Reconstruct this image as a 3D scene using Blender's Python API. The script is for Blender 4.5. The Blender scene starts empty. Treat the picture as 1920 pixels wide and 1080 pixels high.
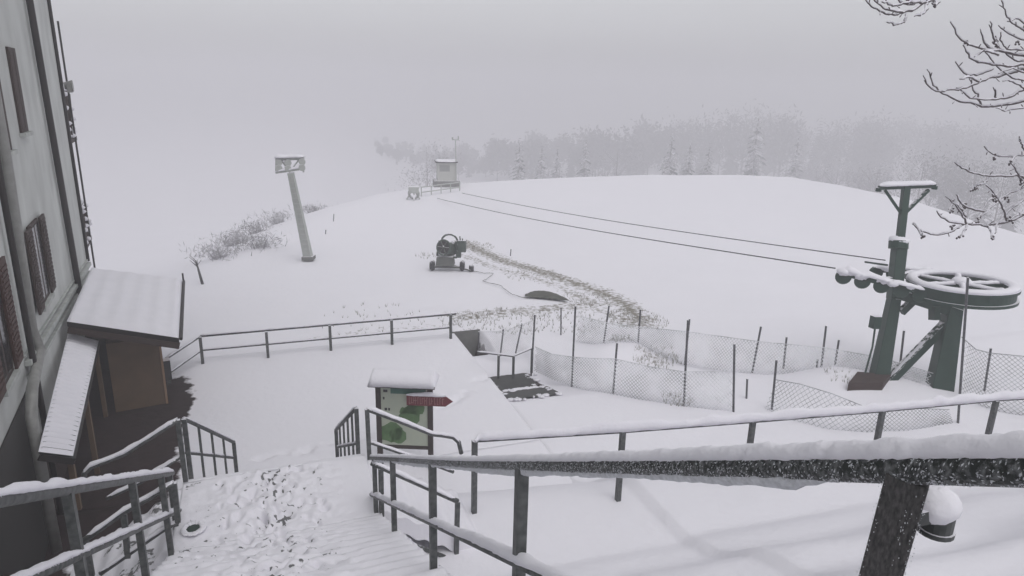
import bpy, math, random
import numpy as np
from mathutils import Vector

# ------------------------------------------------------------------ camera, light, exposure
F = 1280.0; H = 9.0; PITCH = math.radians(16.0); ROLL = math.radians(1.4)
fw = np.array([0, math.cos(PITCH), -math.sin(PITCH)])
_up = np.array([0, math.sin(PITCH), math.cos(PITCH)]); _rt = np.array([1., 0, 0])
rt = _rt*math.cos(ROLL)+_up*math.sin(ROLL); up = _up*math.cos(ROLL)-_rt*math.sin(ROLL)
CAM = np.array([0, 0, H])
scene = bpy.context.scene
C = scene.collection
cam_d = bpy.data.cameras.new('camera'); cam = bpy.data.objects.new('camera', cam_d); C.objects.link(cam)
from mathutils import Matrix
M_ = Matrix(((rt[0], up[0], -fw[0], 0), (rt[1], up[1], -fw[1], 0), (rt[2], up[2], -fw[2], H), (0, 0, 0, 1)))
cam.matrix_world = M_
cam_d.sensor_width = 36; cam_d.lens = 24.0; cam_d.clip_start = 0.05; cam_d.clip_end = 3000
scene.camera = cam

SUN_EL = math.radians(62); SUN_ROT = math.radians(150)
w = bpy.data.worlds.new("World"); scene.world = w; w.use_nodes = True
nt = w.node_tree; nt.nodes.clear()
sky = nt.nodes.new('ShaderNodeTexSky'); sky.sky_type = 'NISHITA'; sky.sun_disc = False
sky.sun_elevation = SUN_EL; sky.sun_rotation = SUN_ROT; sky.air_density = 1.0; sky.dust_density = 2.5; sky.ozone_density = 1.0
hs = nt.nodes.new('ShaderNodeHueSaturation'); hs.inputs['Saturation'].default_value = 0.12
bg = nt.nodes.new('ShaderNodeBackground'); bg.inputs[1].default_value = 0.15
wo = nt.nodes.new('ShaderNodeOutputWorld')
nt.links.new(sky.outputs[0], hs.inputs['Color']); nt.links.new(hs.outputs[0], bg.inputs[0]); nt.links.new(bg.outputs[0], wo.inputs[0])
sl = bpy.data.lights.new('sun', 'SUN'); sl.energy = 0.5; sl.angle = math.radians(60); sl.color = (1, 0.98, 0.96)
so = bpy.data.objects.new('sun', sl); C.objects.link(so)
_sd = Vector((math.sin(SUN_ROT)*math.cos(SUN_EL), math.cos(SUN_ROT)*math.cos(SUN_EL), math.sin(SUN_EL)))
so.rotation_euler = _sd.to_track_quat('Z', 'Y').to_euler()
scene.view_settings.view_transform = 'Standard'; scene.view_settings.look = 'None'
scene.view_settings.gamma = 1; scene.view_settings.exposure = 0.08
scene.cycles.max_bounces = 10; scene.cycles.volume_bounces = 3; scene.cycles.transparent_max_bounces = 8
HAZE = True; HAZE_DENS = 0.0050

# ------------------------------------------------------------------ measuring helpers (photo point -> place in the world)
def ray(x, y): return fw+rt*((x-960)/F)+up*((540-y)/F)
def onz(x, y, z=0.):
    d = ray(x, y); return CAM+d*((z-H)/d[2])
def atd(x, y, Z): return CAM+ray(x, y)*Z
ANG = math.radians(20.2)
U = np.array([-math.sin(ANG), math.cos(ANG), 0]); V = np.array([math.cos(ANG), math.sin(ANG), 0])
def ona(x, y, a):
    d = ray(x, y); return CAM+d*(a/(d@U))
def onb(x, y, b):
    d = ray(x, y); return CAM+d*(b/(d@V))
def L(a, b, z=0.): return U*a+V*b+np.array([0, 0, z])
def ab(q): return float(q@U), float(q@V)
R = random.Random(7)

# smooth value noise, vectorised
_rs = np.random.RandomState(3); _tab = _rs.rand(256, 256)
def vnoise(x, y):
    x = np.asarray(x, float); y = np.asarray(y, float)
    xi = np.floor(x).astype(int); yi = np.floor(y).astype(int); fx = x-xi; fy = y-yi
    fx = fx*fx*(3-2*fx); fy = fy*fy*(3-2*fy)
    g = lambda i, j: _tab[i & 255, j & 255]
    return (g(xi, yi)*(1-fx)+g(xi+1, yi)*fx)*(1-fy)+(g(xi, yi+1)*(1-fx)+g(xi+1, yi+1)*fx)*fy
def fbm(x, y, o=4):
    s = 0; a = .5; t = 0
    for k in range(o):
        s = s+a*vnoise(x*2**k+17*k, y*2**k+5*k); t += a; a *= .5
    return s/t
def sm(x, a, b):
    t = np.clip((np.asarray(x, float)-a)/(b-a), 0, 1); return t*t*(3-2*t)

# ------------------------------------------------------------------ materials
def mat(name, col=(.5, .5, .5), rough=.7, metal=0., noise=None, snow=None, bump=None, spec=None):
    """noise=(scale, other colour, contrast, (sx,sy,sz)); snow=(threshold, softness, noise scale): snow lying on upward faces"""
    m = bpy.data.materials.new(name); m.use_nodes = True; n = m.node_tree; b = n.nodes['Principled BSDF']
    b.inputs['Base Color'].default_value = (*col, 1); b.inputs['Roughness'].default_value = rough; b.inputs['Metallic'].default_value = metal
    if spec is not None: b.inputs['Specular IOR Level'].default_value = spec
    geo = n.nodes.new('ShaderNodeNewGeometry'); tc = n.nodes.new('ShaderNodeTexCoord')
    last = None
    if noise:
        sc, c2, con, st = noise
        mp = n.nodes.new('ShaderNodeMapping'); mp.inputs['Scale'].default_value = st
        nz = n.nodes.new('ShaderNodeTexNoise'); nz.inputs['Scale'].default_value = sc; nz.inputs['Detail'].default_value = 5
        n.links.new(tc.outputs['Object'], mp.inputs[0]); n.links.new(mp.outputs[0], nz.inputs['Vector'])
        rp = n.nodes.new('ShaderNodeMapRange'); rp.inputs[1].default_value = .5-con; rp.inputs[2].default_value = .5+con
        n.links.new(nz.outputs['Fac'], rp.inputs[0])
        mx = n.nodes.new('ShaderNodeMix'); mx.data_type = 'RGBA'; mx.inputs[6].default_value = (*col, 1); mx.inputs[7].default_value = (*c2, 1)
        n.links.new(rp.outputs[0], mx.inputs[0]); last = mx.outputs[2]
        n.links.new(last, b.inputs['Base Color'])
    if snow:
        th, soft, sc = snow
        sp = n.nodes.new('ShaderNodeSeparateXYZ'); n.links.new(geo.outputs['Normal'], sp.inputs[0])
        nz = n.nodes.new('ShaderNodeTexNoise'); nz.inputs['Scale'].default_value = sc; nz.inputs['Detail'].default_value = 4
        n.links.new(tc.outputs['Object'], nz.inputs['Vector'])
        ad = n.nodes.new('ShaderNodeMath'); ad.operation = 'MULTIPLY_ADD'; ad.inputs[1].default_value = 1.1; 
        n.links.new(nz.outputs['Fac'], ad.inputs[0]); n.links.new(sp.outputs['Z'], ad.inputs[2])
        rp = n.nodes.new('ShaderNodeMapRange'); rp.inputs[1].default_value = th+.55-soft; rp.inputs[2].default_value = th+.55+soft
        n.links.new(ad.outputs[0], rp.inputs[0])
        mx = n.nodes.new('ShaderNodeMix'); mx.data_type = 'RGBA'; mx.inputs[7].default_value = (*SNOWC, 1)
        if last: n.links.new(last, mx.inputs[6])
        else: mx.inputs[6].default_value = (*col, 1)
        n.links.new(rp.outputs[0], mx.inputs[0]); n.links.new(mx.outputs[2], b.inputs['Base Color'])
    if bump:
        nz = n.nodes.new('ShaderNodeTexNoise'); nz.inputs['Scale'].default_value = bump[0]; nz.inputs['Detail'].default_value = 6
        n.links.new(tc.outputs['Object'], nz.inputs['Vector'])
        bp = n.nodes.new('ShaderNodeBump'); bp.inputs['Strength'].default_value = bump[1]; bp.inputs['Distance'].default_value = bump[2]
        n.links.new(nz.outputs['Fac'], bp.inputs['Height']); n.links.new(bp.outputs[0], b.inputs['Normal'])
    return m
SNOWC = (.80, .785, .835)
snow_cap_m = mat('snow', SNOWC, .9, noise=(3, (.75, .74, .79), .3, (1, 1, 1)), bump=(18, .5, .02), spec=.2)
ice_m = mat('frost', (.5, .51, .54), .85, noise=(55, (.75, .76, .8), .25, (1, 1, 1)), bump=(60, .8, .02))
def ground_mat(name, bare=(.016, .011, .011), bare2=(.045, .027, .028), grass=(.3, .28, .24), gsc=6, bsc=2.2):
    m = bpy.data.materials.new(name); m.use_nodes = True; n = m.node_tree; b = n.nodes['Principled BSDF']
    b.inputs['Roughness'].default_value = .85; b.inputs['Specular IOR Level'].default_value = .2
    tc = n.nodes.new('ShaderNodeTexCoord')
    def nz(sc, det=5, dist=0):
        t = n.nodes.new('ShaderNodeTexNoise'); t.inputs['Scale'].default_value = sc; t.inputs['Detail'].default_value = det
        t.inputs['Distortion'].default_value = dist
        n.links.new(tc.outputs['Object'], t.inputs['Vector']); return t.outputs['Fac']
    def mixc(f, a, c):
        x = n.nodes.new('ShaderNodeMix'); x.data_type = 'RGBA'
        n.links.new(f, x.inputs[0])
        for i, q in ((6, a), (7, c)):
            if isinstance(q, tuple): x.inputs[i].default_value = (*q, 1)
            else: n.links.new(q, x.inputs[i])
        return x.outputs[2]
    def mask(attr, nsock, soft, base):
        at = n.nodes.new('ShaderNodeAttribute'); at.attribute_name = attr
        a = n.nodes.new('ShaderNodeMath'); a.operation = 'ADD'; n.links.new(at.outputs['Fac'], a.inputs[0]); n.links.new(nsock, a.inputs[1])
        r = n.nodes.new('ShaderNodeMapRange'); r.inputs[1].default_value = base-soft; r.inputs[2].default_value = base+soft
        n.links.new(a.outputs[0], r.inputs[0]); return r.outputs[0]
    sn = mixc(nz(.35, 3), SNOWC, (.77, .76, .81))
    gc = mixc(nz(9), grass, (.14, .13, .11))
    bc = mixc(nz(3), bare, bare2)
    c1 = mixc(mask('grass', nz(gsc, 9, .3), .12, 1.06), sn, gc)
    c2 = mixc(mask('bare', nz(bsc, 8), .06, 1.0), c1, bc)
    n.links.new(c2, b.inputs['Base Color'])
    bp = n.nodes.new('ShaderNodeBump'); bp.inputs['Strength'].default_value = .6; bp.inputs['Distance'].default_value = .03
    n.links.new(nz(6, 8), bp.inputs['Height']); n.links.new(bp.outputs[0], b.inputs['Normal'])
    return m
ground_m = ground_mat('snowy_ground')
stair_m = ground_mat('snowy_steps', (.09, .09, .095), (.2, .2, .205), bsc=14)
rail_m = mat('rail_metal', (.045, .05, .05), .55, .3, noise=(14, (.12, .125, .125), .2, (1, 1, 1)), snow=(.62, .12, 30))
railnear_m = None
green_m = mat('green_paint', (.004, .028, .017), .5, .1, noise=(5, (.01, .04, .027), .3, (1, 1, 1)), snow=(.72, .1, 9))
greenpale_m = mat('hazed_green_paint', (.34, .36, .34), .6, 0, noise=(4, (.42, .43, .41), .3, (1, 1, 1)), snow=(.5, .1, 5))  # light green paint, lightened further to imitate fading in the fog
wall_m = mat('plaster', (.64, .66, .64), .9, noise=(.9, (.34, .345, .335),   .4, (1.2, 1.2, .6)), bump=(14, .5, .02))
wallpale_m = mat('plaster_trim', (.54, .56, .54), .9, noise=(3, (.28, .29, .28), .35, (1, 1, 1)))
brown_m = mat('dark_brown_wood', (.03, .018, .016), .8, noise=(6, (.05, .03, .026), .3, (1, 1, 6)), bump=(20, .3, .01))
red_m = mat('red_brown_wood', (.06, .022, .015), .75, noise=(6, (.035, .014, .01), .3, (1, 1, 6)))
gutter_m = mat('gutter_metal', (.018, .014, .014), .5, .3)
gutterpale_m = mat('pale_pipe_metal', (.3, .3, .29), .5, .2, noise=(6, (.2, .2, .19), .3, (1, 1, 1)))
ochre_m = mat('ochre_boards', (.15, .095, .055), .8, noise=(2, (.1, .065, .04), .3, (1, 1, 1)))
ochre2_m = mat('pale_ochre_boards', (.3, .19, .12), .8)
dark_m = mat('dark_interior', (.02, .018, .017), .9)
glass_m = mat('window_glass', (.02, .022, .025), .12)
sheet_m = mat('sheet_metal', (.09, .095, .1), .4, .5)
black_m = mat('black_rubber', (.025, .025, .028), .7, snow=(.8, .12, 12))
stake_m = mat('fence_post', (.04, .042, .045), .7, snow=(.45, .12, 14), noise=(20, (.11, .11, .12), .15, (1, 1, 1)))
net_m = mat('snowy_net', (.4, .405, .42), .85, noise=(1.6, (.74, .74, .78), .14, (1, 1, 1)))
net2_m = mat('grey_net', (.16, .17, .17), .85, noise=(2.2, (.42, .43, .46), .16, (1, 1, 1)))
concrete_m = mat('concrete', (.2, .2, .195), .9, noise=(3, (.13, .13, .125), .3, (1, 1, 1)), snow=(.9, .1, 8))
asphalt_m = mat('wet_paving', (.03, .031, .03), .6, noise=(5, (.055, .056, .053), .3, (1, 1, 1)))
bark_m = mat('bark', (.09, .078, .08), .9, noise=(30, (.16, .14, .145), .3, (1, 1, 1)), snow=(.45, .15, 25))
hutwin_m = mat('hazed_hut_window', (.26, .265, .26), .6)  # hut window colour lightened, fog fade put into it
hut_m = mat('hazed_hut_panels', (.42, .43, .4), .8, noise=(2, (.48, .48, .46), .3, (1, 1, 1)))  # hut walls painted paler to imitate fog over them
rust_m = mat('rusty_block', (.025, .013, .011), .8, noise=(6, (.05, .028, .023), .3, (1, 1, 1)))
cable_m = mat('steel_cable', (.06, .06, .065), .5, .5)
firm = mat('fir_needles', (.03, .04, .035), .9, snow=(.85, .2, 2.0), noise=(1.5, (.06, .07, .07), .3, (1, 1, 1)))
twigm = mat('frosted_twigs', (.05, .047, .05), .9, noise=(.25, (.22, .215, .23), .2, (1, 1, 1)))
farwood_m = mat('hazed_wood', (.09, .088, .093), .9, noise=(.04, (.2, .198, .208), .2, (1, 1, 1)))  # tree colour lightened so the wood sinks into the fog
twigm3 = mat('hazed_frosted_twigs', (.16, .155, .16), .9, noise=(.5, (.45, .44, .47), .2, (1, 1, 1)))  # frosty twig colour, also paled to stand in for denser fog
twigm2 = mat('snow_laden_twigs', (.2, .195, .2), .9, noise=(.4, (.6, .59, .63), .22, (1, 1, 1)))

# ------------------------------------------------------------------ mesh builder
class MB:
    def __init__(s): s.v = []; s.f = []
    def add(s, vs, fs):
        o = len(s.v); s.v.extend([tuple(map(float, q)) for q in vs]); s.f.extend([tuple(i+o for i in f) for f in fs]); return s
    def hexa(s, p):  # 8 corners: bottom 0-3, top 4-7
        return s.add(p, [(3, 2, 1, 0), (4, 5, 6, 7), (0, 1, 5, 4), (1, 2, 6, 5), (2, 3, 7, 6), (3, 0, 4, 7)])
    def box(s, c, x, y, z, hx, hy, hz):
        c, x, y, z = map(np.array, (c, x, y, z))
        return s.hexa([c+x*(i*hx)+y*(j*hy)+z*(k*hz) for k in (-1, 1) for i, j in ((-1, -1), (1, -1), (1, 1), (-1, 1))])
    def lbox(s, c, ha, hb, hz):      # centred box in the terrace frame
        return s.box(c, V, U, (0, 0, 1), hb, ha, hz)
    def bar(s, p, q, w, h, w2=None, h2=None, side=None):     # rectangular bar from p to q
        p = np.array(p, float); q = np.array(q, float); d = q-p; d = d/np.linalg.norm(d)
        if side is None:
            side = np.cross(d, (0, 0, 1.)); 
            if np.linalg.norm(side) < .2: side = np.cross(d, U)
        side = np.array(side, float); side = side-d*(side@d); side /= np.linalg.norm(side); n = np.cross(side, d)
        w2 = w if w2 is None else w2; h2 = h if h2 is None else h2
        P = [p+side*(i*w/2)+n*(j*h/2) for i, j in ((-1, -1), (1, -1), (1, 1), (-1, 1))]
        Q = [q+side*(i*w2/2)+n*(j*h2/2) for i, j in ((-1, -1), (1, -1), (1, 1), (-1, 1))]
        return s.hexa(P+Q)
    def tube(s, pts, r, seg=8, jit=0., rng=None):
        pts = [np.array(p, float) for p in pts]; n = len(pts)
        rs = r if hasattr(r, '__len__') else [r]*n
        vs = []; fs = []; side = None
        for i, p in enumerate(pts):
            d = pts[min(i+1, n-1)]-pts[max(i-1, 0)]; d = d/(np.linalg.norm(d)+1e-9)
            if side is None:
                side = np.cross(d, (0, 0, 1.)); 
                if np.linalg.norm(side) < .1: side = np.cross(d, (1., 0, 0))
            side = side-d*(side@d); side /= np.linalg.norm(side)+1e-9; nn = np.cross(side, d)
            for k in range(seg):
                t = 2*math.pi*k/seg; rr = rs[i]*(1+(jit*(rng.random()-.5) if jit else 0))
                vs.append(p+(side*math.cos(t)+nn*math.sin(t))*rr)
        for i in range(n-1):
            for k in range(seg):
                a = i*seg+k; b = i*seg+(k+1) % seg; fs.append((a, b, b+seg, a+seg))
        fs.append(tuple(range(seg))[::-1]); fs.append(tuple(range((n-1)*seg, n*seg)))
        return s.add(vs, fs)
    def cyl(s, p, q, r, seg=20, r2=None): return s.tube([p, q], [r, r if r2 is None else r2], seg)
    def ring(s, c, ax, R1, r, h, seg=40):   # flat ring of square section
        ax = np.array(ax, float); ax /= np.linalg.norm(ax); x = np.cross(ax, (0.3, 1, .2)); x /= np.linalg.norm(x); y = np.cross(ax, x)
        vs = []; fs = []
        for k in range(seg):
            t = 2*math.pi*k/seg; d = x*math.cos(t)+y*math.sin(t)
            for rr, hh in ((R1-r, -h), (R1+r, -h), (R1+r, h), (R1-r, h)): vs.append(np.array(c)+d*rr+ax*hh)
        for k in range(seg):
            for j in range(4):
                a = k*4+j; b = k*4+(j+1) % 4; a2 = ((k+1) % seg)*4+j; b2 = ((k+1) % seg)*4+(j+1) % 4
                fs.append((a, b, b2, a2))
        return s.add(vs, fs)
    def torus(s, c, ax, R1, r, squash=1., seg=40, sg=8):
        ax = np.array(ax, float); ax /= np.linalg.norm(ax); x = np.cross(ax, (0.3, 1, .2)); x /= np.linalg.norm(x); y = np.cross(ax, x)
        vs = []; fs = []
        for k in range(seg):
            t = 2*math.pi*k/seg; d = x*math.cos(t)+y*math.sin(t)
            for j in range(sg):
                q = 2*math.pi*j/sg; vs.append(np.array(c)+d*(R1+r*math.cos(q))+ax*(r*squash*math.sin(q)))
        for k in range(seg):
            for j in range(sg):
                fs.append((k*sg+j, k*sg+(j+1) % sg, ((k+1) % seg)*sg+(j+1) % sg, ((k+1) % seg)*sg+j))
        return s.add(vs, fs)
    def cap(s, pts, w, h, seed=0, sink=.0, jit=.26, step=.08, down=False, rough=.0025):  # rounded strip of snow lying along a rail
        rg = random.Random(seed); dn = -1 if down else 1
        pts = [np.array(p, float) for p in pts]; out = []
        for i in range(len(pts)-1):
            n = max(1, int(np.linalg.norm(pts[i+1]-pts[i])/step))
            for k in range(n): out.append(pts[i]+(pts[i+1]-pts[i])*k/n)
        out.append(pts[-1]); n = len(out); K = 9; vs = []; fs = []; ph = rg.random()*50
        for i, p in enumerate(out):
            d = out[min(i+1, n-1)]-out[max(i-1, 0)]; sd = np.cross(d, (0, 0, 1.)); sd /= np.linalg.norm(sd)+1e-9
            e = min(1, .35+min(i, n-1-i)*.35); t = i/(n-1)
            ww = (w(t) if callable(w) else w)*.5*(1+jit*(fbm(ph+i*.45, 3.1, 3)-.5)*2)*e
            hh = (h(t) if callable(h) else h)*(1+2*jit*(fbm(ph+i*.3, 9.7, 3)-.5)*2)*e
            for k in range(K):
                q = math.pi*k/(K-1)
                vs.append(p+sd*(math.cos(q)*ww+rg.gauss(0, rough))+np.array([0, 0, dn*(sink+math.sin(q)**.8*hh)+rg.gauss(0, rough)]))
        for i in range(n-1):
            for k in range(K-1): fs.append((i*K+k, i*K+k+1, (i+1)*K+k+1, (i+1)*K+k))
            fs.append((i*K+K-1, i*K, (i+1)*K, (i+1)*K+K-1))
        fs.append(tuple(range(K))); fs.append(tuple(range((n-1)*K, n*K))[::-1])
        return s.add(vs, fs)
    def blob(s, c, rx, ry, rz, seed=0, n=8, jit=.15):
        rg = random.Random(seed); vs = []; fs = []
        for i in range(n+1):
            th = math.pi*i/n
            for k in range(n*2):
                ph = math.pi*k/n; j = 1+jit*(rg.random()-.5)
                vs.append((c[0]+rx*math.sin(th)*math.cos(ph)*j, c[1]+ry*math.sin(th)*math.sin(ph)*j, c[2]+rz*math.cos(th)*j))
        for i in range(n):
            for k in range(2*n):
                fs.append((i*2*n+k, (i+1)*2*n+k, (i+1)*2*n+(k+1) % (2*n), i*2*n+(k+1) % (2*n)))
        return s.add(vs, fs)
    def build(s, name, m, parent=None, smooth=False, bevel=0.):
        me = bpy.data.meshes.new(name); me.from_pydata(s.v, [], s.f); me.update()
        me.materials.append(m)
        if smooth: me.polygons.foreach_set('use_smooth', [True]*len(me.polygons))
        o = bpy.data.objects.new(name, me); C.objects.link(o)
        if parent is not None: o.parent = parent; o.matrix_parent_inverse = Matrix.Translation(parent_loc(parent)).inverted()
        if bevel:
            b = o.modifiers.new('b', 'BEVEL'); b.width = bevel; b.segments = 2
        return o
def parent_loc(p):   # where a thing's frame sits (parts are modelled in world coordinates)
    return p.location.copy() if p.parent is None else Vector((0, 0, 0))
def tag(o, label=None, cat=None, group=None, kind=None):
    for k, x in (('label', label), ('category', cat), ('group', group), ('kind', kind)):
        if x: o[k] = x
    return o
def thing(name, label, cat, loc, group=None):
    o = bpy.data.objects.new(name, None); C.objects.link(o); o.location = Vector(tuple(map(float, loc))); o.empty_display_size = .2
    return tag(o, label, cat, group)

# ------------------------------------------------------------------ the ground
PLAT = [onz(x, y)[:2] for x, y in ((360, 538), (380, 530), (500, 460), (620, 405), (700, 375), (760, 358), (870, 343), (1000, 335), (1200, 328), (1380, 327), (1480, 332), (1560, 345), (1660, 366), (1760, 400), (1920, 445))]
PLAT = [np.array([-40., 20.]), np.array([-17., 27.])]+[p for p in PLAT]+[np.array([60., 25.]), np.array([60., -20.]), np.array([-40., -20.])]
PL = np.array(PLAT)
def plat_sd(x, y):
    ins = np.zeros(x.shape, bool); dm = np.full(x.shape, 1e9)
    for i in range(len(PL)):
        p = PL[i]; q = PL[(i+1) % len(PL)]; e = q-p
        t = np.clip(((x-p[0])*e[0]+(y-p[1])*e[1])/(e@e), 0, 1)
        dm = np.minimum(dm, np.hypot(x-p[0]-t*e[0], y-p[1]-t*e[1]))
        c = ((p[1] > y) != (q[1] > y)) & (x < (q[0]-p[0])*(y-p[1])/(q[1]-p[1]+1e-12)+p[0]); ins ^= c
    return np.where(ins, -dm, dm)
def walk_a(b): return 10.5-.153*(b-3.2)
def seg_d(x, y, pts):
    dm = np.full(np.shape(x), 1e9)
    for p, q in zip(pts[:-1], pts[1:]):
        e = q[:2]-p[:2]; t = np.clip(((x-p[0])*e[0]+(y-p[1])*e[1])/(e@e+1e-9), 0, 1)
        dm = np.minimum(dm, np.hypot(x-p[0]-t*e[0], y-p[1]-t*e[1]))
    return dm
TRACK1 = [onz(*p) for p in ((868, 452), (900, 470), (950, 490), (1015, 507), (1075, 527), (1130, 546), (1172, 568), (1205, 598))]
TRACK2 = [onz(*p) for p in ((872, 478), (925, 500), (985, 514), (1040, 532), (1085, 552), (1120, 578), (1190, 603))]
def terrain(a, b):
    x = U[0]*a+V[0]*b; y = U[1]*a+V[1]*b
    sd = plat_sd(x, y)
    bear = x/np.maximum(y, 1)
    k = .45
    do = np.maximum(sd, 0); zm = 15+17*sm(bear, -.34, -.1)
    z = -zm*(1-np.exp(-k*do*do/(do+5.)/zm))
    z = z+sm(do, 5, 30)*2.2*(fbm(x*.03+5, y*.03, 3)-.5)
    # gentle swell of the piste
    z = z+.10*(fbm(x*.09, y*.09, 3)-.5)*sm(y, 24, 40)*2-.06
    z = z+.05*(fbm(x*.6, y*.6, 4)-.5)+.05*(fbm((x*.9+y*.4)*.35, (y*.9-x*.4)*1.3, 3)-.5)
    # banks and ground right of the stairs
    aw = walk_a(b)+.25
    right = sm(b, 1.0, 1.45)
    zb = 1.6*(1-sm(a, aw, aw+3.4-.6*np.minimum(b*.1, 1)))
    tt = np.maximum(8.9-.06*b-a, 0)
    zs = tt*.5+.10*np.sin(tt*3.4+1.6*fbm(b*.35, a*.3, 2)*3)*sm(tt, 0, 1)
    zs = zs+.22*(fbm(a*.8+4, b*.35, 4)-.5)*sm(tt, 0, 1.2)
    z = z+right*(zb+zs)
    # sunk path beside the terrace, down to the little gate
    inb = sm(b, 6.3, 6.5)*(1-sm(b, 8.4, 8.9))
    z = z-inb*sm(a, 17.3, 20.0)*.3*(1-sm(a, 21.5, 23.5))
    pit = sm(b, 6.3, 6.5)*(1-sm(b, 7.45, 7.55))*sm(a, 22.3, 22.6)*(1-sm(a, 24.25, 24.35))
    z = z-pit*1.2
    z = z+.135*sm(b, 6.35, 6.5)*(1-sm(a, 17.3, 18.2))
    # platform left of the stairs
    lf = 1-sm(b, -1.6, -1.2)
    z = z+lf*1.7*(1-sm(a, 11.0, 12.2))
    # wind-rounded humps near the fences
    for (px, py, r_, h_) in ((1180, 655, 1.0, .25), (1560, 725, 1.3, .5), (1700, 735, 1.6, .35), (1130, 668, .8, .2)):
        c = onz(px, py); z = z+h_*np.exp(-((x-c[0])**2+(y-c[1])**2)/r_**2)
    return z, x, y, sd
def lin(*segs):
    out = []
    for s0, s1, st in segs: out += list(np.arange(s0, s1, st))
    return np.array(out+[segs[-1][1]])
al = lin((-8, 0, .5), (0, 13, .11), (13, 34, .13), (34, 60, .5), (60, 130, 1.6), (130, 600, 14), (600, 1150, 60))
bl = lin((-600, -230, 40), (-230, -60, 8), (-60, -20, 2), (-20, -8, .6), (-8, 1, .2), (1, 16, .11), (16, 30, .25), (30, 70, .9), (70, 330, 10), (330, 800, 60))
Ag, Bg = np.meshgrid(al, bl, indexing='ij')
Z, X, Y, SD = terrain(Ag, Bg)
g1 = np.maximum(1-seg_d(X, Y, TRACK1)/1.15, 0); g2 = np.maximum(1-seg_d(X, Y, TRACK2)/.9, 0)*.8
band = np.exp(-((Ag-26.2)/1.1)**2)*sm(Bg, 6.0, 7.0)*(1-sm(Bg, 14.5, 16.5))*.72
band2 = np.exp(-((Ag-25.2)/.9)**2)*sm(Bg, -1, 2)*(1-sm(Bg, 6, 9))*.42
gs = 0
for (px, py, r_, h_) in ((880, 462, 1.3, .75), (805, 480, 1.0, .5), (1190, 600, 1.6, .75), (1230, 670, .9, .6), (1165, 640, .6, .55), (1570, 735, .5, .5)):
    c = onz(px, py); gs = np.maximum(gs, h_*np.exp(-((X-c[0])**2+(Y-c[1])**2)/r_**2))
grass = np.clip(np.maximum.reduce([np.sqrt(g1)*.67, np.sqrt(np.clip(g2, 0, 1))*.62, band*.78, band2, gs*.85]), 0, 1)
# bare wet paving under and beside the shelter
bare = np.zeros_like(Z)
bare = np.maximum(bare, sm(-Bg, 1.9, 3.1)*sm(Ag, 11.0, 12.5)*(1-sm(Ag, 21.5, 24.2))*1.0)
bare = np.maximum(bare, sm(-Bg, 3.6, 4.6)*sm(Ag, 2, 6)*(1-sm(Ag, 11.0, 12))*.85)
bare = np.maximum(bare, sm(-Bg, 1.9, 3.0)*sm(Ag, 2, 6)*(1-sm(Ag, 11.0, 12))*.5)
bare = np.maximum(bare, sm(-Bg, 6.4, 6.9)*sm(Ag, 20, 22)*(1-sm(Ag, 26, 28))*.9)
bare = np.maximum(bare, .9*sm(Bg, 6.3, 6.5)*(1-sm(Bg, 7.5, 7.6))*sm(Ag, 22.3, 22.5)*(1-sm(Ag, 24.3, 24.4)))
bare = np.maximum(bare, .62*sm(Bg, 6.3, 6.5)*(1-sm(Bg, 8.1, 8.6))*sm(Ag, 17.5, 18.2)*(1-sm(Ag, 20.2, 20.8)))
na, nb = Ag.shape
me = bpy.data.meshes.new('snow_ground')
idx = np.arange(na*nb).reshape(na, nb)
q = np.stack([idx[:-1, :-1], idx[:-1, 1:], idx[1:, 1:], idx[1:, :-1]], -1).reshape(-1, 4)[:, ::-1]
me.from_pydata(np.stack([X, Y, Z], -1).reshape(-1, 3).tolist(), [], q.tolist()); me.update()
for nm, arr in (('grass', grass), ('bare', bare)):
    at = me.attributes.new(nm, 'FLOAT', 'POINT'); at.data.foreach_set('value', arr.reshape(-1).astype(np.float32))
me.polygons.foreach_set('use_smooth', [True]*len(me.polygons)); me.materials.append(ground_m)
go = bpy.data.objects.new('snow_ground', me); C.objects.link(go); tag(go, kind='structure')
def gz(a, b): return float(terrain(np.array([[float(a)]]), np.array([[float(b)]]))[0][0, 0])
def gxy(q): a, b = ab(np.array([q[0], q[1], 0.])); return gz(a, b)

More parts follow.
